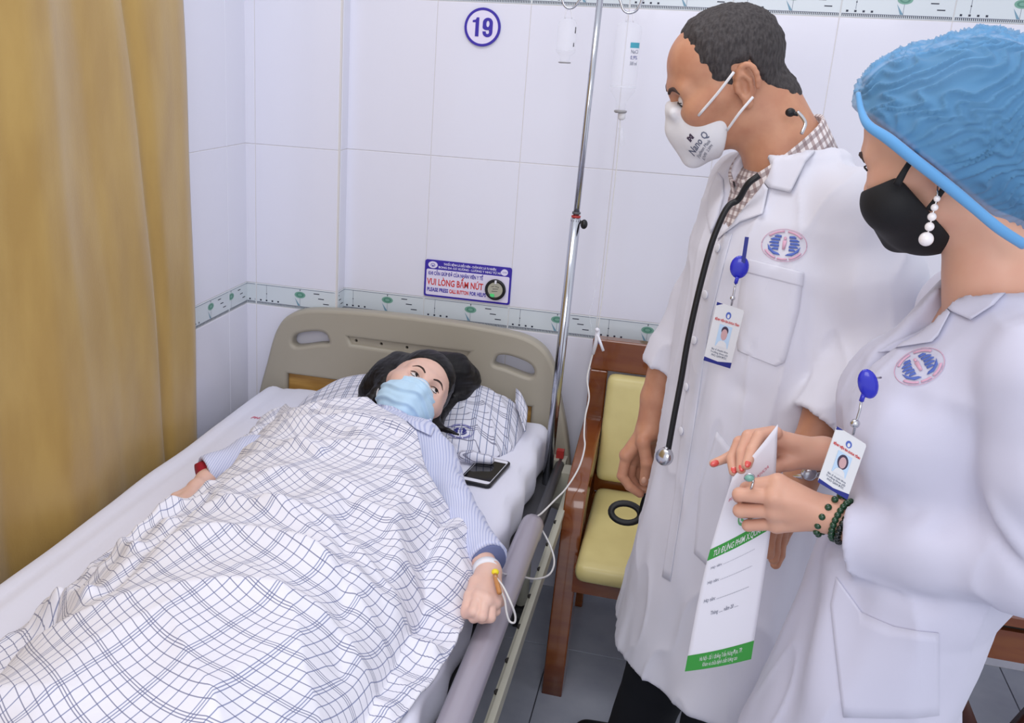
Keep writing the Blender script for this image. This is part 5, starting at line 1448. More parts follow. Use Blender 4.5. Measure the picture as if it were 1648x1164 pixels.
px_patch('lapel', [(1.2660, -1.4500, 1.3035), (1.2745, -1.4500, 1.2941), (1.2672, -1.4500, 1.2623), (1.2620, -1.4500, 1.2541), (1.1968, -1.4500, 1.2420), (1.2084, -1.4500, 1.2551), (1.2375, -1.4500, 1.2762), (1.2556, -1.4500, 1.2949)], nc_tree, M['coat2'], nu, .004, .003, 3, VN)
px_patch('pocket', [(1.2039, -1.4600, 0.9245), (1.2459, -1.4600, 0.8849), (1.2882, -1.4600, 0.8775), (1.3403, -1.4600, 0.8815), (1.3633, -1.4600, 0.7601), (1.2524, -1.4600, 0.7325), (1.2045, -1.4600, 0.8835)], nc_tree, M['coat2'], nu, .001, .0015, 3, VN)
ec = np.array((1.2520, -1.4600, 1.2249)); ex_ = np.array((1.2688, -1.4600, 1.2363)) - np.array((1.2338, -1.4600, 1.2124)); ez_ = -VN / np.linalg.norm(VN)
emblem(nu, (tuple(ec), tuple(ex_), tuple(np.cross(ez_, ex_))), nc_tree, .058)
# trousers and shoes out of frame below
f = Field((1.22, -1.52, 0), (1.52, -1.14, .6), .009)
for s in (-1, 1): f.chain([(1.31, -1.33 - s * .07, .55), (1.35, -1.33 - s * .07, .07)], [.078, .066], k=.01)
V, F = f.mesh(); numesh('trousers', relax(V, F, 2), F, nu, M['sheet'])
for s in (-1, 1):
    f = Field((1.16, -1.45 - s * .075, -.01), (1.5, -1.21 - s * .075, .11), .006)
    f.cap((1.36, -1.33 - s * .075, .036), (1.235, -1.33 - s * .078, .028), .038, .034, k=.01); f.plane_cut((1.3, -1.3, .003), (0, 0, -1))
    V, F = f.mesh(); numesh('shoe', relax(V, F, 2), F, nu, M['white_plastic'])

# beaded bracelets and ring
wc = np.array((1.2132, -1.3880, 0.9795)); wd_ = np.array((1.2371, -1.4050, 0.9775)) - np.array((1.2038, -1.3850, 0.9819)); wd_ /= np.linalg.norm(wd_)
wu = np.cross(wd_, (0, 1, 0)); wu /= np.linalg.norm(wu); wf = np.cross(wd_, wu)
def bracelet(name, label, off, R, rb, m, n, golds=(), tilt=0.0, loose=0.0, group=None):
    t = thing(name, label, 'bracelet', tuple(wc + wd_ * off), group)
    for i in range(n):
        a = 2 * PI * i / n
        c = wc + wd_ * (off + tilt * math.cos(a)) + wu * math.cos(a) * (R + loose) + wf * math.sin(a) * R
        V, F = ball_data(c, rb * (1.25 if i in golds else 1), 10, 8); pymesh('bead', V, F, t, M['gold'] if i in golds else M[m], True)
    return t
bracelet('bracelet', 'loose outer string of green and small gold beads on the nurse\'s left wrist', -.014, .0285, .0048, 'jade', 13, (), .004, .003)
bracelet('bracelet', 'middle dark green beaded bracelet on the nurse\'s left wrist', .003, .0275, .0046, 'jade', 24)
bracelet('bracelet', 'darkest beaded bracelet with gold beads nearest the nurse\'s left cuff', .0128, .0275, .0047, 'blackbead', 24, (14, 16), .002)
rg = thing('finger_ring', 'silver ring with a teal stone on the nurse\'s left index finger', 'ring', (1.0950, -1.3750, 1.0065))
V, F = ball_data((1.0913, -1.3860, 1.0190), (.0068, .0055, .0055), 14, 10); pymesh('stone', V, F, rg, M['teal'], True)
V, F = tube_data([tuple(np.array((1.0966, -1.3700, 1.0019)) + .0108 * (math.cos(a) * np.array((0, -1, 0.1)) + math.sin(a) * np.array((.15, 0, 1)))) for a in np.linspace(0, 2 * PI, 21)], .0016, 6, False); pymesh('band', V, F, rg, M['silver'], True)
V, F = tube_data([tuple(np.array((1.0913, -1.3860, 1.0190)) + .0062 * (math.cos(a) * np.array((1, 0, .1)) + math.sin(a) * np.array((0, -.3, 1)))) for a in np.linspace(0, 2 * PI, 17)], .0012, 6, False); pymesh('setting', V, F, rg, M['silver'], True)

# nurse badge
t2, P2_, n2 = id_badge('id_badge', 'name badge with portrait hanging from the nurse coat on a blue reel', (1.1746, -1.4700, 1.1373), (1.2148, -1.4550, 1.1133), (1.1645, -1.4700, 1.0612), .0012, portrait='f')
V, F = ball_data((1.2016, -1.4620, 1.1929), (.0115, .006, .019), 20, 12, axes=[(.93, 0, .36), (0, 1, 0), (-.36, 0, .93)]); pymesh('badge_reel', V, F, t2, M['blue_badge'], True)
tube('reel_stem', [(1.1989, -1.4620, 1.1799), (1.1976, -1.4630, 1.1705)], .003, M['blue_badge'], t2, 8)
tube('cord', [(1.1974, -1.4640, 1.1708), (1.1977, -1.4650, 1.1600), (1.1960, -1.4660, 1.1440), (1.1952, -1.4660, 1.1276)], .0016, M['silver'], t2, 6)
V, F = ball_data((1.1946, -1.4680, 1.1429), .0058, 10, 8); pymesh('snap', V, F, t2, M['silver'], True)
tube('reel_clip', [(1.2053, -1.4620, 1.1998), (1.2159, -1.4550, 1.2006)], .0014, M['silver'], t2, 6)

# ------------------------------------------------------------------ X-ray envelope
env = thing('envelope', 'white X-ray film envelope with green printed bands held by the nurse', 'envelope', (1.1189, -1.3000, 0.6735))
NU_ = 16
L_ = [(1.0737, -1.3220, 0.9877), (1.0623, -1.3120, 0.8918), (1.0547, -1.3050, 0.7984), (1.0498, -1.3000, 0.6452)]
Rr_ = [(1.1232, -1.3220, 1.0770), (1.1353, -1.3120, 0.9647), (1.1404, -1.3050, 0.8623), (1.1432, -1.3000, 0.6890)]
LL = spline(L_, 8); RR = spline(Rr_, 8)
def EP(u, v, off=0.0):
    """u 0..1 across, v 0..1 down"""
    i = min(len(LL) - 1.001, max(0, v * (len(LL) - 1))); k = int(i); fr = i - k
    a = LL[k] * (1 - fr) + LL[k + 1] * fr; b_ = RR[k] * (1 - fr) + RR[k + 1] * fr
    bow = .006 * math.sin(PI * u) * (1 - v * .4) * (-1)
    return a * (1 - u) + b_ * u + np.array((0, bow - off, 0))
def env_grid(name, u0, u1, v0, v1, m, off, nu_=14, nv_=24, th=.0008, par=None):
    V = []; F = []
    for j in range(nv_ + 1):
        for i in range(nu_ + 1):
            V.append(EP(u0 + (u1 - u0) * i / nu_, v0 + (v1 - v0) * j / nv_, off))
    for j in range(nv_):
        for i in range(nu_): F.append((j * (nu_ + 1) + i, (j + 1) * (nu_ + 1) + i, (j + 1) * (nu_ + 1) + i + 1, j * (nu_ + 1) + i + 1))
    o = pymesh(name, V, F, par or env, M[m], True)
    if th: md = o.modifiers.new('thickness', 'SOLIDIFY'); md.thickness = th; md.offset = -1
    return o
env_grid('sheet', 0, 1, 0, 1, 'paper', 0, th=.0014)
GB0, GB1 = .435, .515
env_grid('green_band', 0, 1, GB0, GB1, 'green', .0004, 14, 5, th=0)
env_grid('green_band', 0, 1, .938, 1.0, 'green', .0004, 14, 4, th=0)
def env_text(s, size, u0, u1, v, m, bold=0.0, hgt=None, up=1):
    me = text_polys(s, size, 1, bold, .00005)
    xs = [q.co.x for q in me.vertices]; x0, x1 = min(xs), max(xs)
    for q in me.vertices:
        uu = u0 + (u1 - u0) * (q.co.x - x0) / (x1 - x0)
        p = EP(uu, v - q.co.y * (hgt or 1.0), .0009 + q.co.z)
        q.co = Vector(p)
    me.name = 'lettering'; me.materials.clear(); link('lettering', me, env, M[m])
env_text('TÚI ĐỰNG PHIM X.QUANG', 1.0, .08, .92, .500, 'badge_white', .01, .060)
env_text('Hà Nội - Số 1 đường Trần Hưng Đạo, TP.', 1.0, .20, .84, .965, 'badge_white', 0, .022)
env_text('Khám và chữa bệnh chất lượng cao', 1.0, .26, .78, .988, 'badge_white', 0, .022)
for v, w0 in ((.585, .1), (.665, .1), (.745, .1)):
    env_text('Họ tên: ......................................', 1.0, w0, .78, v, 'text_grey', 0, .022)
env_text('Tháng ...... năm 20 ......', 1.0, .24, .66, .80, 'text_grey', 0, .020)
env_text('BỆNH VIỆN ĐA KHOA', 1.0, .10, .86, .16, 'text_pink', 0, .025)
for k, (r0, r1, m) in enumerate(((.17, .148, 'text_pink'),)):
    for a in range(0, 360, 30):
        pts = [(.56 + r * math.cos(math.radians(q)), .315 + .42 * r * math.sin(math.radians(q))) for r, qs in ((r0, (a, a + 15, a + 30)), (r1, (a + 30, a + 15, a))) for q in qs]
        pymesh('logo', [EP(u, v, .0008) for u, v in pts], [tuple(range(6))[::-1]], env, M['green_light' if 20 < a < 170 else m])
for q, rr_ in ((0, .0), (1, .026)):
    pts = [(.45, .325 + rr_), (.56, .372 + rr_), (.67, .325 + rr_), (.67, .340 + rr_), (.56, .388 + rr_), (.45, .340 + rr_)]
    pymesh('logo', [EP(u, v, .0008) for u, v in pts], [(0, 1, 4, 5), (1, 2, 3, 4)], env, M['green_light'])
# ------------------------------------------------------------------ patient
PR = np.array(((0.825, -0.479, 0.2995), (0.0435, 0.583, 0.811), (-0.563, -0.656, 0.502)))
_q = np.linalg.svd(PR); PR = _q[0] @ _q[2]; PT = np.array((0.353, -0.447, 0.719)); PS = .985
pa = thing('person', 'woman lying in bed in striped pyjamas and light blue surgical mask, black hair', 'person', (0.35, -0.9, 0.58))
f = Field((0.20, -0.66, 0.58), (0.52, -0.26, 0.90), 0.0021)
head(f, PR, PT, PS, lid=.0048, ears='R', fat=.002, nz=.010)
f.cap((0.345, -0.50, 0.685), (0.345, -0.60, 0.665), .048, .055, k=.02)
HV, HF = f.mesh(); HV = relax(HV, HF, 1); pa_tree = bvh(HV, HF); parts = [(HV, HF)]
g = Field((0.05, -2.35, 0.56), (0.66, -0.50, 0.80), 0.012)
g.chain([(0.345, -0.58, .655), (0.34, -0.72, .665), (0.33, -1.0, .645), (0.33, -1.22, .645)], [.07, .080, .07, .07], k=.03)
for s in (-1, 1):
    g.cap((0.34 + s * .05, -0.66, .66), (0.34 + s * .13, -0.69, .65), .055, .042, k=.03)
    g.chain([(0.33 + s * .08, -1.22, .64), (0.33 + s * .09, -1.68, .64), (0.33 + s * .09, -2.12, .62)], [.06, .05, .034], k=.03)
    g.cap((0.33 + s * .09, -2.12, .62), (0.33 + s * .10, -2.16, .65), .034, .024, k=.02)
g.chain([(.47, -.70, .65), (0.5599, -0.8419, 0.6320)], [.040, .034], k=.02); g.chain([(.18, -.70, .65), (0.0697, -0.7768, 0.6300)], [.038, .030], k=.02)
parts.append(g.mesh())
# left hand lying on the sheet edge, fingers curled
f = Field((0.58, -1.28, 0.56), (0.78, -0.88, 0.72), .0016)
hand(f, [(0.6155, -0.9386, 0.6300), (0.6532, -1.0016, 0.6250), (0.6872, -1.0665, 0.6220)],
     [(0.6913, -1.1702, 0.6280), (0.7059, -1.1745, 0.6260), (0.7171, -1.1610, 0.6180), (0.7211, -1.1335, 0.6080)],
     [[(0.6913, -1.1702, 0.6280), (0.6904, -1.2026, 0.6180), (0.6757, -1.1940, 0.6060), (0.6705, -1.1608, 0.5980)],
      [(0.7041, -1.1769, 0.6270), (0.7067, -1.2047, 0.6140), (0.6904, -1.1984, 0.6030), (0.6801, -1.1725, 0.5980)],
      [(0.7134, -1.1658, 0.6200), (0.7187, -1.1912, 0.6060), (0.7031, -1.1892, 0.5990), (0.6938, -1.1723, 0.5970)],
      [(0.7174, -1.1383, 0.6100), (0.7223, -1.1586, 0.6000), (0.7154, -1.1672, 0.5960), (0.7073, -1.1615, 0.5960)]],
     [(0.6757, -1.1219, 0.6280), (0.6755, -1.1645, 0.6240), (0.6739, -1.1878, 0.6120)], rw=.0240, rp=.0200, rf=.0100)
V, F = f.mesh(); parts.append((relax(V, F, 1), F))
# right hand
f = Field((-0.10, -1.14, 0.56), (0.10, -0.76, 0.70), .0018)
hand(f, [(0.0059, -0.8142, 0.6150), (0.0113, -0.8837, 0.6150), (0.0134, -0.9271, 0.6150)],
     [(-0.0053, -0.9869, 0.6180), (0.0159, -1.0065, 0.6220), (0.0310, -1.0132, 0.6220), (0.0392, -1.0076, 0.6180)],
     [[(-0.0053, -0.9869, 0.6180), (-0.0045, -1.0144, 0.6120), (0.0026, -1.0301, 0.6020), (0.0124, -1.0377, 0.5960)],
      [(0.0159, -1.0065, 0.6220), (0.0137, -1.0289, 0.6120), (0.0208, -1.0471, 0.6020), (0.0277, -1.0497, 0.5960)],
      [(0.0310, -1.0132, 0.6220), (0.0338, -1.0395, 0.6120), (0.0356, -1.0534, 0.6020), (0.0424, -1.0559, 0.5960)],
      [(0.0392, -1.0076, 0.6180), (0.0443, -1.0330, 0.6080), (0.0452, -1.0455, 0.6000), (0.0540, -1.0515, 0.5960)]],
     [(0.0132, -0.9496, 0.6000), (0.0233, -0.9952, 0.5980), (0.0320, -1.0243, 0.5960)], rw=.0235, rp=.0180, rf=.0100)
V, F = f.mesh(); parts.append((relax(V, F, 1), F))
V, F = join(parts); numesh('body', V, F, pa, M['skin_p'])
eyes(pa, PR, PT, PS, (.38, -.8, .35))
for s in (-1, 1):
    brow_strip(pa, PR, PT, PS, pa_tree, s, r=(.0018, .0026, .0024, .0008))
    tube('eyelashes', [wpt(PR, PT, PS, (s * .018, -.0885, .002)), wpt(PR, PT, PS, (s * .026, -.0915, .0048)), wpt(PR, PT, PS, (s * .036, -.0905, .0048)), wpt(PR, PT, PS, (s * .046, -.084, .001))], [.0006, .0013, .0014, .0006], M['lash'], pa, 6, sp=3)
    tube('eyelashes', [wpt(PR, PT, PS, (s * .020, -.0885, -.003)), wpt(PR, PT, PS, (s * .031, -.0905, -.0065)), wpt(PR, PT, PS, (s * .044, -.085, -.002))], [.0004, .0008, .0004], M['lash'], pa, 6, sp=3)

# surgical mask with soft pleats
f = Field((0.20, -0.68, 0.60), (0.52, -0.36, 0.90), 0.0021)
f.frame(PR, PT, PS)
f.ell((0, -.044, -.062), (.076, .070, .070)); f.ell((0, -.080, -.048), (.046, .036, .048), k=.02)
f.cap((0, -.096, -.014), (0, -.112, -.045), .009, .012, k=.02); f.cap((0, -.112, -.045), (0, -.090, -.112), .012, .016, k=.02)
f.plane_cut((0, -.038, -.06), (0, 1, .05)); f.plane_cut((0, -.09, -.004), (0, .18, 1)); f.plane_cut((0, -.09, -.122), (0, .25, -1))
f.frame()
V, F = f.mesh(); V = relax(V, F, 3); N = vnormals(V, F)
q = (V - PT) @ PR
a = q[:, 2]
pl = np.zeros(len(V))
for z0, dp, tl in ((-.034, .0030, .25), (-.060, .0034, .0), (-.086, .0030, -.2)):
    c_ = z0 + tl * np.abs(q[:, 0]) + .006 * np.sin(q[:, 0] * 60 + z0 * 300)
    pl += dp * np.exp(-((a - c_) / .004) ** 2) - dp * .9 * np.exp(-((a - c_ + .009) / .005) ** 2)
V += N * (pl + .0012 * vnoise(V, 60, 3))[:, None]
mk = numesh('surgical_mask', V, F, pa, M['mask_b']); mk['label'] = 'light blue pleated surgical mask'
edge = []
for t_ in np.linspace(-1, 1, 15):
    p = wpt(PR, PT, PS, (.066 * t_, -.16, -.012)); h_ = bvh(V, F).ray_cast(Vector(p), Vector(PR @ np.array((0, 1, -.03))), .2) if abs(t_) < .9 else (None,)
    if h_[0] is not None: edge.append(tuple(h_[0]))
if len(edge) > 3: tube('mask_edge', edge, .0018, M['mask_w'], mk, 6)
for s in (-1, 1):
    for z0, z1 in ((-.016, .010), (-.100, -.030)):
        tube('ear_loop', [wpt(PR, PT, PS, (s * .064, -.045, z0)), wpt(PR, PT, PS, (s * .076, -.015, (z0 + z1) / 2)), wpt(PR, PT, PS, (s * .080, .012, z1))], .0013, M['mask_w'], mk, 6, sp=3)

# black hair: cranium shell plus long strands fanned on the pillow
f = Field((0.08, -0.66, 0.58), (0.60, -0.16, 0.90), 0.0028)
f.frame(PR, PT, PS)
f.ell((0, .018, .040), (.083, .098, .090)); f.ell((0, -.018, .052), (.0745, .080, .074), k=.01)
f.cap((.072, .0, -.01), (.074, .020, -.075), .020, .018, k=.02); f.cap((-.072, .004, -.01), (-.076, .022, -.070), .018, .018, k=.02)
# parted away from the face
def face(P):
    q = ((P - PT) @ PR) / PS
    y = q[..., 1]; z = q[..., 2]; x = q[..., 0]
    lim = np.interp(z, [-.12, -.02, .03, .052, .068, .085], [.02, -.022, -.050, -.070, -.092, -.16])
    return ((y - lim) * .8) * PS
f.frame()
f.put(face, f.lo, f.lo + f.n * f.h, .006, 'sub')
f.chain([(0.2855, -0.3649, 0.7700), (0.2634, -0.4081, 0.7450), (0.2326, -0.4120, 0.7050), (0.1941, -0.3954, 0.6650)], [.030, .028, .022, .007], k=.045)
f.chain([(0.3524, -0.3067, 0.7700), (0.4155, -0.2706, 0.7400), (0.4337, -0.2241, 0.7000), (0.4329, -0.2835, 0.6700)], [.030, .036, .033, .022], k=.045)
f.chain([(0.4234, -0.2453, 0.6700), (0.4121, -0.3693, 0.6550), (0.4271, -0.4614, 0.6500), (0.4827, -0.4785, 0.6450)], [.026, .014, .009, .003], k=.01)
V, F = f.mesh(); V = relax(V, F, 1); N = vnormals(V, F)
q = (V - PT) @ PR
fl = q @ np.array((.55, .35, .75)); cr = np.stack([q @ np.array((.8, 0, -.6)), q @ np.array((0, 1, -.4)), fl * .04], 1)
V += N * (vnoise(cr, 170, 2) * .0010 + vnoise(cr, 60, 5) * .0014)[:, None]
numesh('hair', V, F, pa, M['hair_b'])

# striped pyjama top
f = Field((-0.14, -1.10, 0.565), (0.80, -0.46, 0.84), 0.0042)
f.ell((.335, -.82, .645), (.185, .24, .085))
f.cap((.27, -.655, .665), (.42, -.655, .670), .070, .070, k=.05)
f.cap((.40, -.66, .672), (.475, -.695, .662), .062, .056, k=.03); f.cap((.28, -.66, .67), (.18, -.70, .655), .06, .056, k=.03)
f.chain([(.478, -.70, .655), (0.5635, -0.8579, 0.6400), (0.6782, -1.0252, 0.6220)], [.056, .044, .038], k=.02)
f.chain([(.17, -.70, .650), (0.0736, -0.7851, 0.6340), (-0.0040, -0.8603, 0.6160)], [.054, .052, .042], k=.02)
f.cap((0.345, -0.545, 0.695), (0.345, -0.60, 0.672), .050, .062, k=.02)
f.cap((0.345, -0.53, 0.715), (0.345, -0.62, 0.668), .044, .044, k=.004, op='sub')
for e, c, w_ in (((0.5635, -0.8579, 0.6400), (0.6782, -1.0252, 0.6220), .041), ((0.0697, -0.7768, 0.6300), (-0.0040, -0.8603, 0.6160), .044)):
    e = np.array(e); c = np.array(c); d_ = (c - e) / np.linalg.norm(c - e)
    f.cap(c - d_ * .03, c - d_ * .002, w_, w_ * 1.02, k=.006); f.plane_cut(c, d_, c - .10, c + .10)
    f.cap(c - d_ * .03, c + d_ * .06, w_ - .009, k=.003, op='sub')
f.fold((0.5103, -0.8157, 0.7200), (0.5844, -0.8597, 0.6800), .008, -.005); f.fold((0.4777, -0.7513, 0.7400), (0.5642, -0.8389, 0.7100), .010, .005)
f.fold((0.5649, -0.8349, 0.6800), (0.6264, -0.9221, 0.6600), .008, .004)
V, F = f.mesh(); V = relax(V, F, 2); N = vnormals(V, F)
V += N * (vnoise(V, 22, 3) * .003 + vnoise(V, 50, 6) * .0012)[:, None]
uv = np.stack([V[:, 0] + .18 * V[:, 1] + .5 * (V[:, 2] - .6) * np.sign(V[:, 0] - .34), V[:, 1]], 1)
numesh('pyjama_top', V, F, pa, M['stripe'], uv=uv)
py_tree = bvh(V, F); VP = np.array((.36, -.6, .7)) - np.array((0.976, -2.684, 1.554))
def uvxy(o):
    me = o.data; l = me.uv_layers.new(name='UVMap')
    for p in me.polygons:
        for li in p.loop_indices:
            c = me.vertices[me.loops[li].vertex_index].co; l.data[li].uv = (c.x * .7 + c.z * .7, c.y)
for pts in ([(0.3078, -0.5914, 0.7400), (0.3456, -0.5937, 0.7400), (0.3924, -0.6273, 0.7400), (0.4009, -0.6640, 0.7300), (0.3599, -0.6472, 0.7300), (0.3102, -0.6067, 0.7300)], [(0.3887, -0.6546, 0.7400), (0.4270, -0.6641, 0.7400), (0.4518, -0.6370, 0.7400), (0.4698, -0.6687, 0.7300), (0.4738, -0.7149, 0.7300), (0.4279, -0.6858, 0.7300)]):
    o = px_patch('collar', pts, py_tree, M['stripe'], pa, .005, .003, 3, VP); uvxy(o)
c = np.array((-0.0048, -0.8500, 0.6130)); d_ = np.array((-0.0081, -0.8525, 0.6120)) - np.array((0.0697, -0.7768, 0.6300)); d_ /= np.linalg.norm(d_)
V, F = tube_data([c - d_ * .02, c + d_ * .005, c + d_ * .018], [.034, .034, .032], 24, True); o = pymesh('inner_cuff', V, F, pa, M['red_cloth'], True); o['label'] = 'dark red inner sleeve cuff'
c = np.array((0.6782, -1.0252, 0.6220)); d_ = c - np.array((0.5635, -0.8579, 0.6400)); d_ /= np.linalg.norm(d_)
V, F = tube_data([c - d_ * .02, c - d_ * .002, c + d_ * .006], [.036, .036, .034], 24, True); o = pymesh('inner_cuff', V, F, pa, M['inner_blue'], True)

# ------------------------------------------------------------------ pillow
f = Field((-0.06, -0.60, 0.56), (0.68, -0.10, 0.74), 0.005)
def pfn(P):
    x = (P[..., 0] - .305) / .305; y = (P[..., 1] + .335 - .04 * x) / .185; 
    r = (np.abs(x) ** 3.2 + np.abs(y) ** 3.2) ** (1 / 3.2)
    top = .580 + .004 + .105 * np.clip(1 - r ** 2.6, 0, 1) ** .6 + .03 * np.clip(y, -.5, 1)
    hd = .045 * np.exp(-(((P[..., 0] - .36) / .11) ** 2 + ((P[..., 1] + .42) / .12) ** 2))
    return np.maximum(np.maximum((P[..., 2] - top + hd) * .75, .576 - P[..., 2]), (r - 1) * .17)
f.put(pfn, (-.01, -.54, .575), (.62, -.13, .73))
f.cap((.50, -.50, .602), (.570, -.498, .600), .012, .010, k=.03)
V, F = f.mesh(); V = relax(V, F, 3); N = vnormals(V, F)
V += N * (vnoise(V * [1, 1, .5], 16, 5) * .006 + (1 - np.abs(np.sin(V[:, 0] * 38 + V[:, 1] * 30 + 4 * vnoise(V, 7, 2)))) ** 2 * .006 * (V[:, 0] > .45))[:, None]
a_ = math.radians(8); uv = np.stack([(V[:, 0] * math.cos(a_) + V[:, 1] * math.sin(a_)), (-V[:, 0] * math.sin(a_) + V[:, 1] * math.cos(a_)) * 1.0 - V[:, 2] * .6], 1)
pil = numesh('pillow', V, F, None, M['pillow'], uv=uv)
fv = []; fu = []
for i in range(9):
    for j in range(7):
        s_, t_ = i / 8, j / 6
        a0 = np.array((.575, -.215, .640)) * (1 - t_) + np.array((.560, -.140, .665)) * t_
        a1 = np.array((0.6235, -0.3155, 0.6120)) * (1 - t_) + np.array((0.6061, -0.1911, 0.6350)) * t_
        p = a0 * (1 - s_) + a1 * s_ + np.array((0, 0, .006 * math.sin(PI * s_) + .004 * math.sin(7 * t_ + 3 * s_)))
        fv.append(p); fu.append((s_ * .07, t_ * .08))
ff = [(i * 7 + j, (i + 1) * 7 + j, (i + 1) * 7 + j + 1, i * 7 + j + 1) for i in range(8) for j in range(6)]
fl_ = numesh('pillowcase_flap', np.array(fv), np.array(ff), pil, M['pillow'], uv=np.array(fu)); md = fl_.modifiers.new('thickness', 'SOLIDIFY'); md.thickness = .003
tag(pil, 'plaid pillow with blue oval crest under the patient head', 'pillow')
pt_ = bvh(V, F)
M['crest_navy'] = mat('navy_crest_print', (46, 48, 132), 0.7)
sv = M['emblem_blue'], M['emblem_pink']; M['emblem_blue'] = M['crest_navy']; M['emblem_pink'] = mat('pale_violet_crest_print', (120, 120, 180), 0.7)
ec = np.array((0.4787, -0.4403, 0.6600)); VPn = np.array((-.15, .55, -.8))
ez_ = -VPn / np.linalg.norm(VPn); ex_ = np.array((.97, .10, 0.0)); ex_ -= ez_ * (ex_ @ ez_)
emblem(pil, (tuple(ec), tuple(ex_), tuple(np.cross(ez_, ex_))), pt_, .068, .0015, 'emblem_pink', .72)
M['emblem_blue'], M['emblem_pink'] = sv

# ------------------------------------------------------------------ phone
ph = thing('phone', 'black smartphone with white-framed face lying by the pillow on the sheet', 'phone', (0.5841, -0.5531, 0.5850))
pe = np.array((0.5939, -0.6329, 0.5860)) - np.array((0.6173, -0.4515, 0.5860)); pe[2] = 0; pe /= np.linalg.norm(pe); px_ = np.array((-pe[1], pe[0], 0)); 
pc = np.array((0.6034, -0.5441, 0.5860)) - px_ * .0365 * (1 if px_[0] > 0 else -1)
if px_[0] < 0: px_ = -px_
py_ = np.cross((0, 0, 1), px_); pn = (tuple(pc + np.array((0, 0, -.001))), tuple(px_), tuple(py_))
plate('case', rounded(-.0375, .0375, -.078, .078, .010), [], .009, .0025, pn, M['black'], ph)
plate('bezel', rounded(-.0345, .0345, -.0745, .0745, .008), [], .001, .0003, (tuple(pc + np.array((0, 0, .0038))), tuple(px_), tuple(py_)), M['white_plastic'], ph)
M['screen'] = mat('dark_phone_screen', (8, 8, 11), 0.08)
plate('screen', rounded(-.0335, .0335, -.060, .058, .001), [], .0006, .0001, (tuple(pc + np.array((0, 0, .0046))), tuple(px_), tuple(py_)), M['screen'], ph)

# ------------------------------------------------------------------ blanket
def pl_(pts, n):
    P = np.array(spline([(a, b, 0) for a, b in pts], 10))[:, :2]
    d = np.concatenate([[0], np.cumsum(np.linalg.norm(np.diff(P, axis=0), axis=1))]); t = np.linspace(0, d[-1], n)
    return np.stack([np.interp(t, d, P[:, 0]), np.interp(t, d, P[:, 1])], 1)
NS_, NT_ = 230, 330
Lc = pl_([(-.045, -.40), (-.035, -.50), (.01, -.68), (.04, -.81), (.062, -.93), (.070, -1.02), (.045, -1.09), (-.035, -1.17), (-.035, -1.30), (-.03, -1.45), (-.04, -1.6), (-.02, -2.25)], NT_)
Tc = pl_([(-.045, -.40), (.03, -.50), (.10, -.60), (.175, -.645), (.25, -.63), (.305, -.632)], NS_)
Rc = pl_([(.305, -.632), (.40, -.70), (.465, -.79), (.50, -.86), (.535, -.905), (.585, -.93), (.632, -.97), (.656, -1.04), (.668, -1.14), (.675, -1.22), (.668, -1.35), (.645, -1.48), (.62, -1.7), (.60, -2.25)], NT_)
Bc = pl_([(-.02, -2.25), (.3, -2.26), (.60, -2.25)], NS_)
s_ = np.linspace(0, 1, NS_)[None, :, None]; t_ = np.linspace(0, 1, NT_)[:, None, None]
XY = (1 - s_) * Lc[:, None] + s_ * Rc[:, None] + (1 - t_) * Tc[None] + t_ * Bc[None] - ((1 - s_) * (1 - t_) * Lc[0] + s_ * (1 - t_) * Rc[0] + (1 - s_) * t_ * Lc[-1] + s_ * t_ * Rc[-1])
X, Y = XY[..., 0], XY[..., 1]
def sstep(a, b, x): t = np.clip((x - a) / (b - a), 0, 1); return t * t * (3 - 2 * t)
def Hh(X, Y):
    T = np.interp(-Y, [.40, .60, .75, .95, 1.15, 1.4, 1.7, 2.0, 2.3], [.11, .165, .182, .168, .165, .168, .15, .12, .11])
    w = np.interp(-Y, [.4, .65, .8, 1.0, 1.4, 2.2], [.36, .31, .29, .285, .275, .27])
    u = np.abs((X - .325) / w)
    z = .588 + T * np.clip(1 - u ** 2.7, 0, 1) ** .75
    # right hand and forearm lift the left hem
    z = np.maximum(z, .588 + .055 * np.exp(-((X - .02) / .055) ** 2) * sstep(1.12, .95, -Y) * sstep(.3, .45, -Y))
    # left arm beside the body
    z = np.maximum(z, .588 + .075 * np.exp(-((X - .60) / .06) ** 2) * sstep(.88, .96, -Y) * sstep(1.25, 1.08, -Y))
    return z
Z = Hh(X, Y)
P3 = np.stack([X, Y, np.zeros_like(X)], -1)
wx = vnoise(P3, 3.2, 11) * .10; wy = vnoise(P3, 3.2, 12) * .10
def ridge(ang, wl, sh, seed):
    c, s = math.cos(math.radians(ang)), math.sin(math.radians(ang))
    v = ((X + wx) * c + (Y + wy) * s) / wl + .5 * vnoise(P3, 5, seed)
    return (1 - np.abs(np.sin(PI * v))) ** sh
m1 = np.clip(vnoise(P3, 4, 21) * 1.4 + .35, 0, 1); m2 = np.clip(vnoise(P3, 5, 22) * 1.4 + .3, 0, 1)
Z = Z + ridge(100, .16, 1.3, 31) * .017 * m1 + ridge(62, .13, 1.4, 32) * .012 * m2 + ridge(140, .18, 1.4, 33) * .010 * (1 - m1)
Z += vnoise(P3, 22, 41) * .0010 + vnoise(P3, 9, 42) * .006
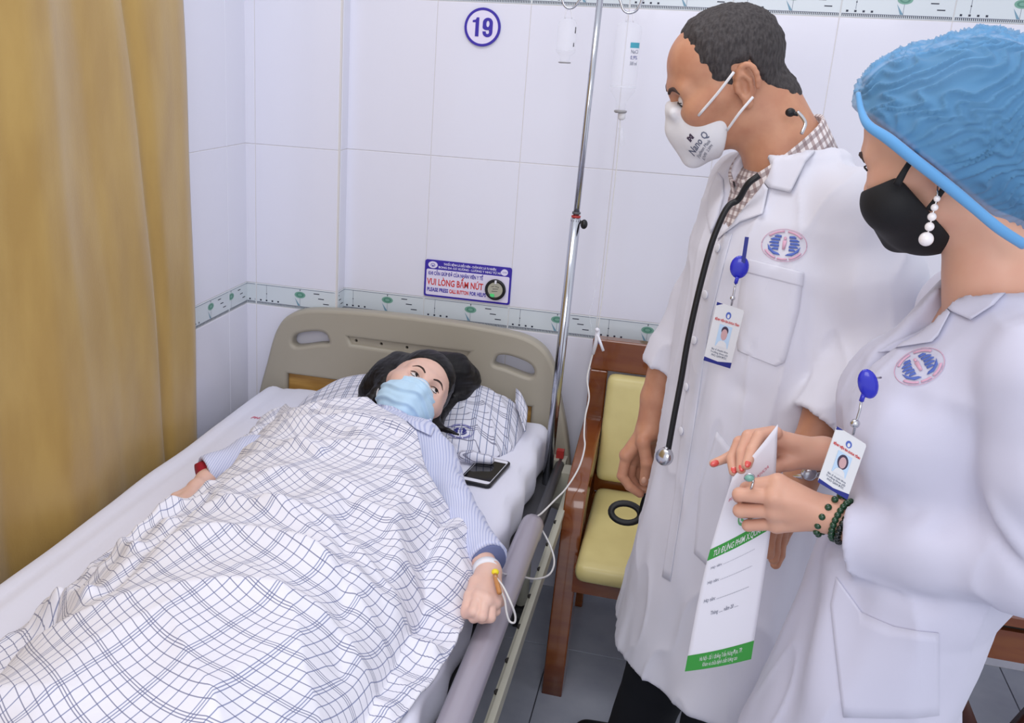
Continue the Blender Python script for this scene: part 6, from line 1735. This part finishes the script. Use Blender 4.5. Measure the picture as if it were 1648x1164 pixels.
# waist creases and the bunched hem along the left
def seg(ax, ay, bx, by, w, h):
    dx, dy = bx - ax, by - ay; t = np.clip(((X - ax) * dx + (Y - ay) * dy) / (dx * dx + dy * dy), 0, 1)
    d = np.hypot(X - ax - t * dx, Y - ay - t * dy); return h * np.exp(-(d / w) ** 2)
for a in ((.13, -.80, .36, -.86, .024, .014), (.36, -.86, .56, -1.02, .024, .012), (.12, -.72, .33, -.76, .010, .010), (.10, -.88, .30, -.95, .014, .013), (.20, -.70, .42, -.80, .010, -.008),
          (.06, -1.15, .04, -1.45, .030, .045), (.10, -1.05, .07, -1.25, .018, .018), (.0, -1.25, .12, -1.35, .016, .020), (.0, -1.42, .13, -1.50, .018, .024), (.15, -1.1, .17, -1.5, .02, -.014),
          (.50, -1.05, .60, -1.35, .02, .014), (.42, -1.1, .55, -1.5, .018, -.010), (.30, -1.2, .50, -1.3, .016, .010)):
    Z += seg(*a)
# the hems come down to what they lie on
sm_ = np.linspace(0, 1, NS_)[None, :]; tm_ = np.linspace(0, 1, NT_)[:, None]
eL = sstep(0, .035, sm_) ; eR = sstep(0, .03, 1 - sm_)
low = .587 + .006 * (1 + np.sin(Y * 40))
Z = Z * eL + (1 - eL) * np.minimum(Z, np.where(-Y > 1.02, low, Z - .004))
Z = Z * eR + (1 - eR) * np.minimum(Z, np.where(-Y > 1.22, low, Z - .004))
V = np.stack([X, Y, Hh(X, Y) * .8], -1)
# cloth coordinates from arc length
du = np.concatenate([np.zeros((NT_, 1)), np.cumsum(np.linalg.norm(np.diff(V, axis=1), axis=-1), axis=1)], 1); du -= du[:, NS_ // 2:NS_ // 2 + 1]
dv = np.concatenate([np.zeros((1, NS_)), np.cumsum(np.linalg.norm(np.diff(V, axis=0), axis=-1), axis=0)], 0)
du = du + (X[:, NS_ // 2:NS_ // 2 + 1] - .33)
an = math.radians(-16); UV = np.stack([du * math.cos(an) - dv * math.sin(an), du * math.sin(an) + dv * math.cos(an)], -1)
I = np.arange(NT_ * NS_).reshape(NT_, NS_)
V = np.stack([X, Y, Z], -1)
F = np.stack([I[:-1, :-1].ravel(), I[1:, :-1].ravel(), I[1:, 1:].ravel(), I[:-1, 1:].ravel()], 1)
bl = numesh('blanket', V.reshape(-1, 3), F, None, M['blanket'], uv=UV.reshape(-1, 2))
md = bl.modifiers.new('thickness', 'SOLIDIFY'); md.thickness = .006; md.offset = -1
tag(bl, 'white quilt cover with blue-grey plaid spread over the patient', 'blanket')

# wrist tape and cannula
tp = thing('cannula', 'yellow-capped intravenous cannula taped with white tape to the patient wrist', 'cannula', (0.6936, -1.1069, 0.6400))
c = np.array((0.6850, -1.0673, 0.6220)); d_ = np.array((0.6916, -1.0865, 0.6220)) - np.array((0.6673, -1.0088, 0.6220)); d_ /= np.linalg.norm(d_)
V, F = tube_data([c - d_ * .010, c - d_ * .0, c + d_ * .008], [.0275, .027, .0265], 28, True); pymesh('wrist_tape', V, F, tp, M['tape'], True)
V, F = ball_data((0.7082, -1.1143, 0.6520), (.007, .007, .006), 14, 10); pymesh('port_cap', V, F, tp, M['yellow'], True)
tube('cannula_tube', [(0.7099, -1.1217, 0.6500), (0.7188, -1.1469, 0.6480), (0.7277, -1.1663, 0.6420)], .0045, M['amber'], tp, 8, sp=3)
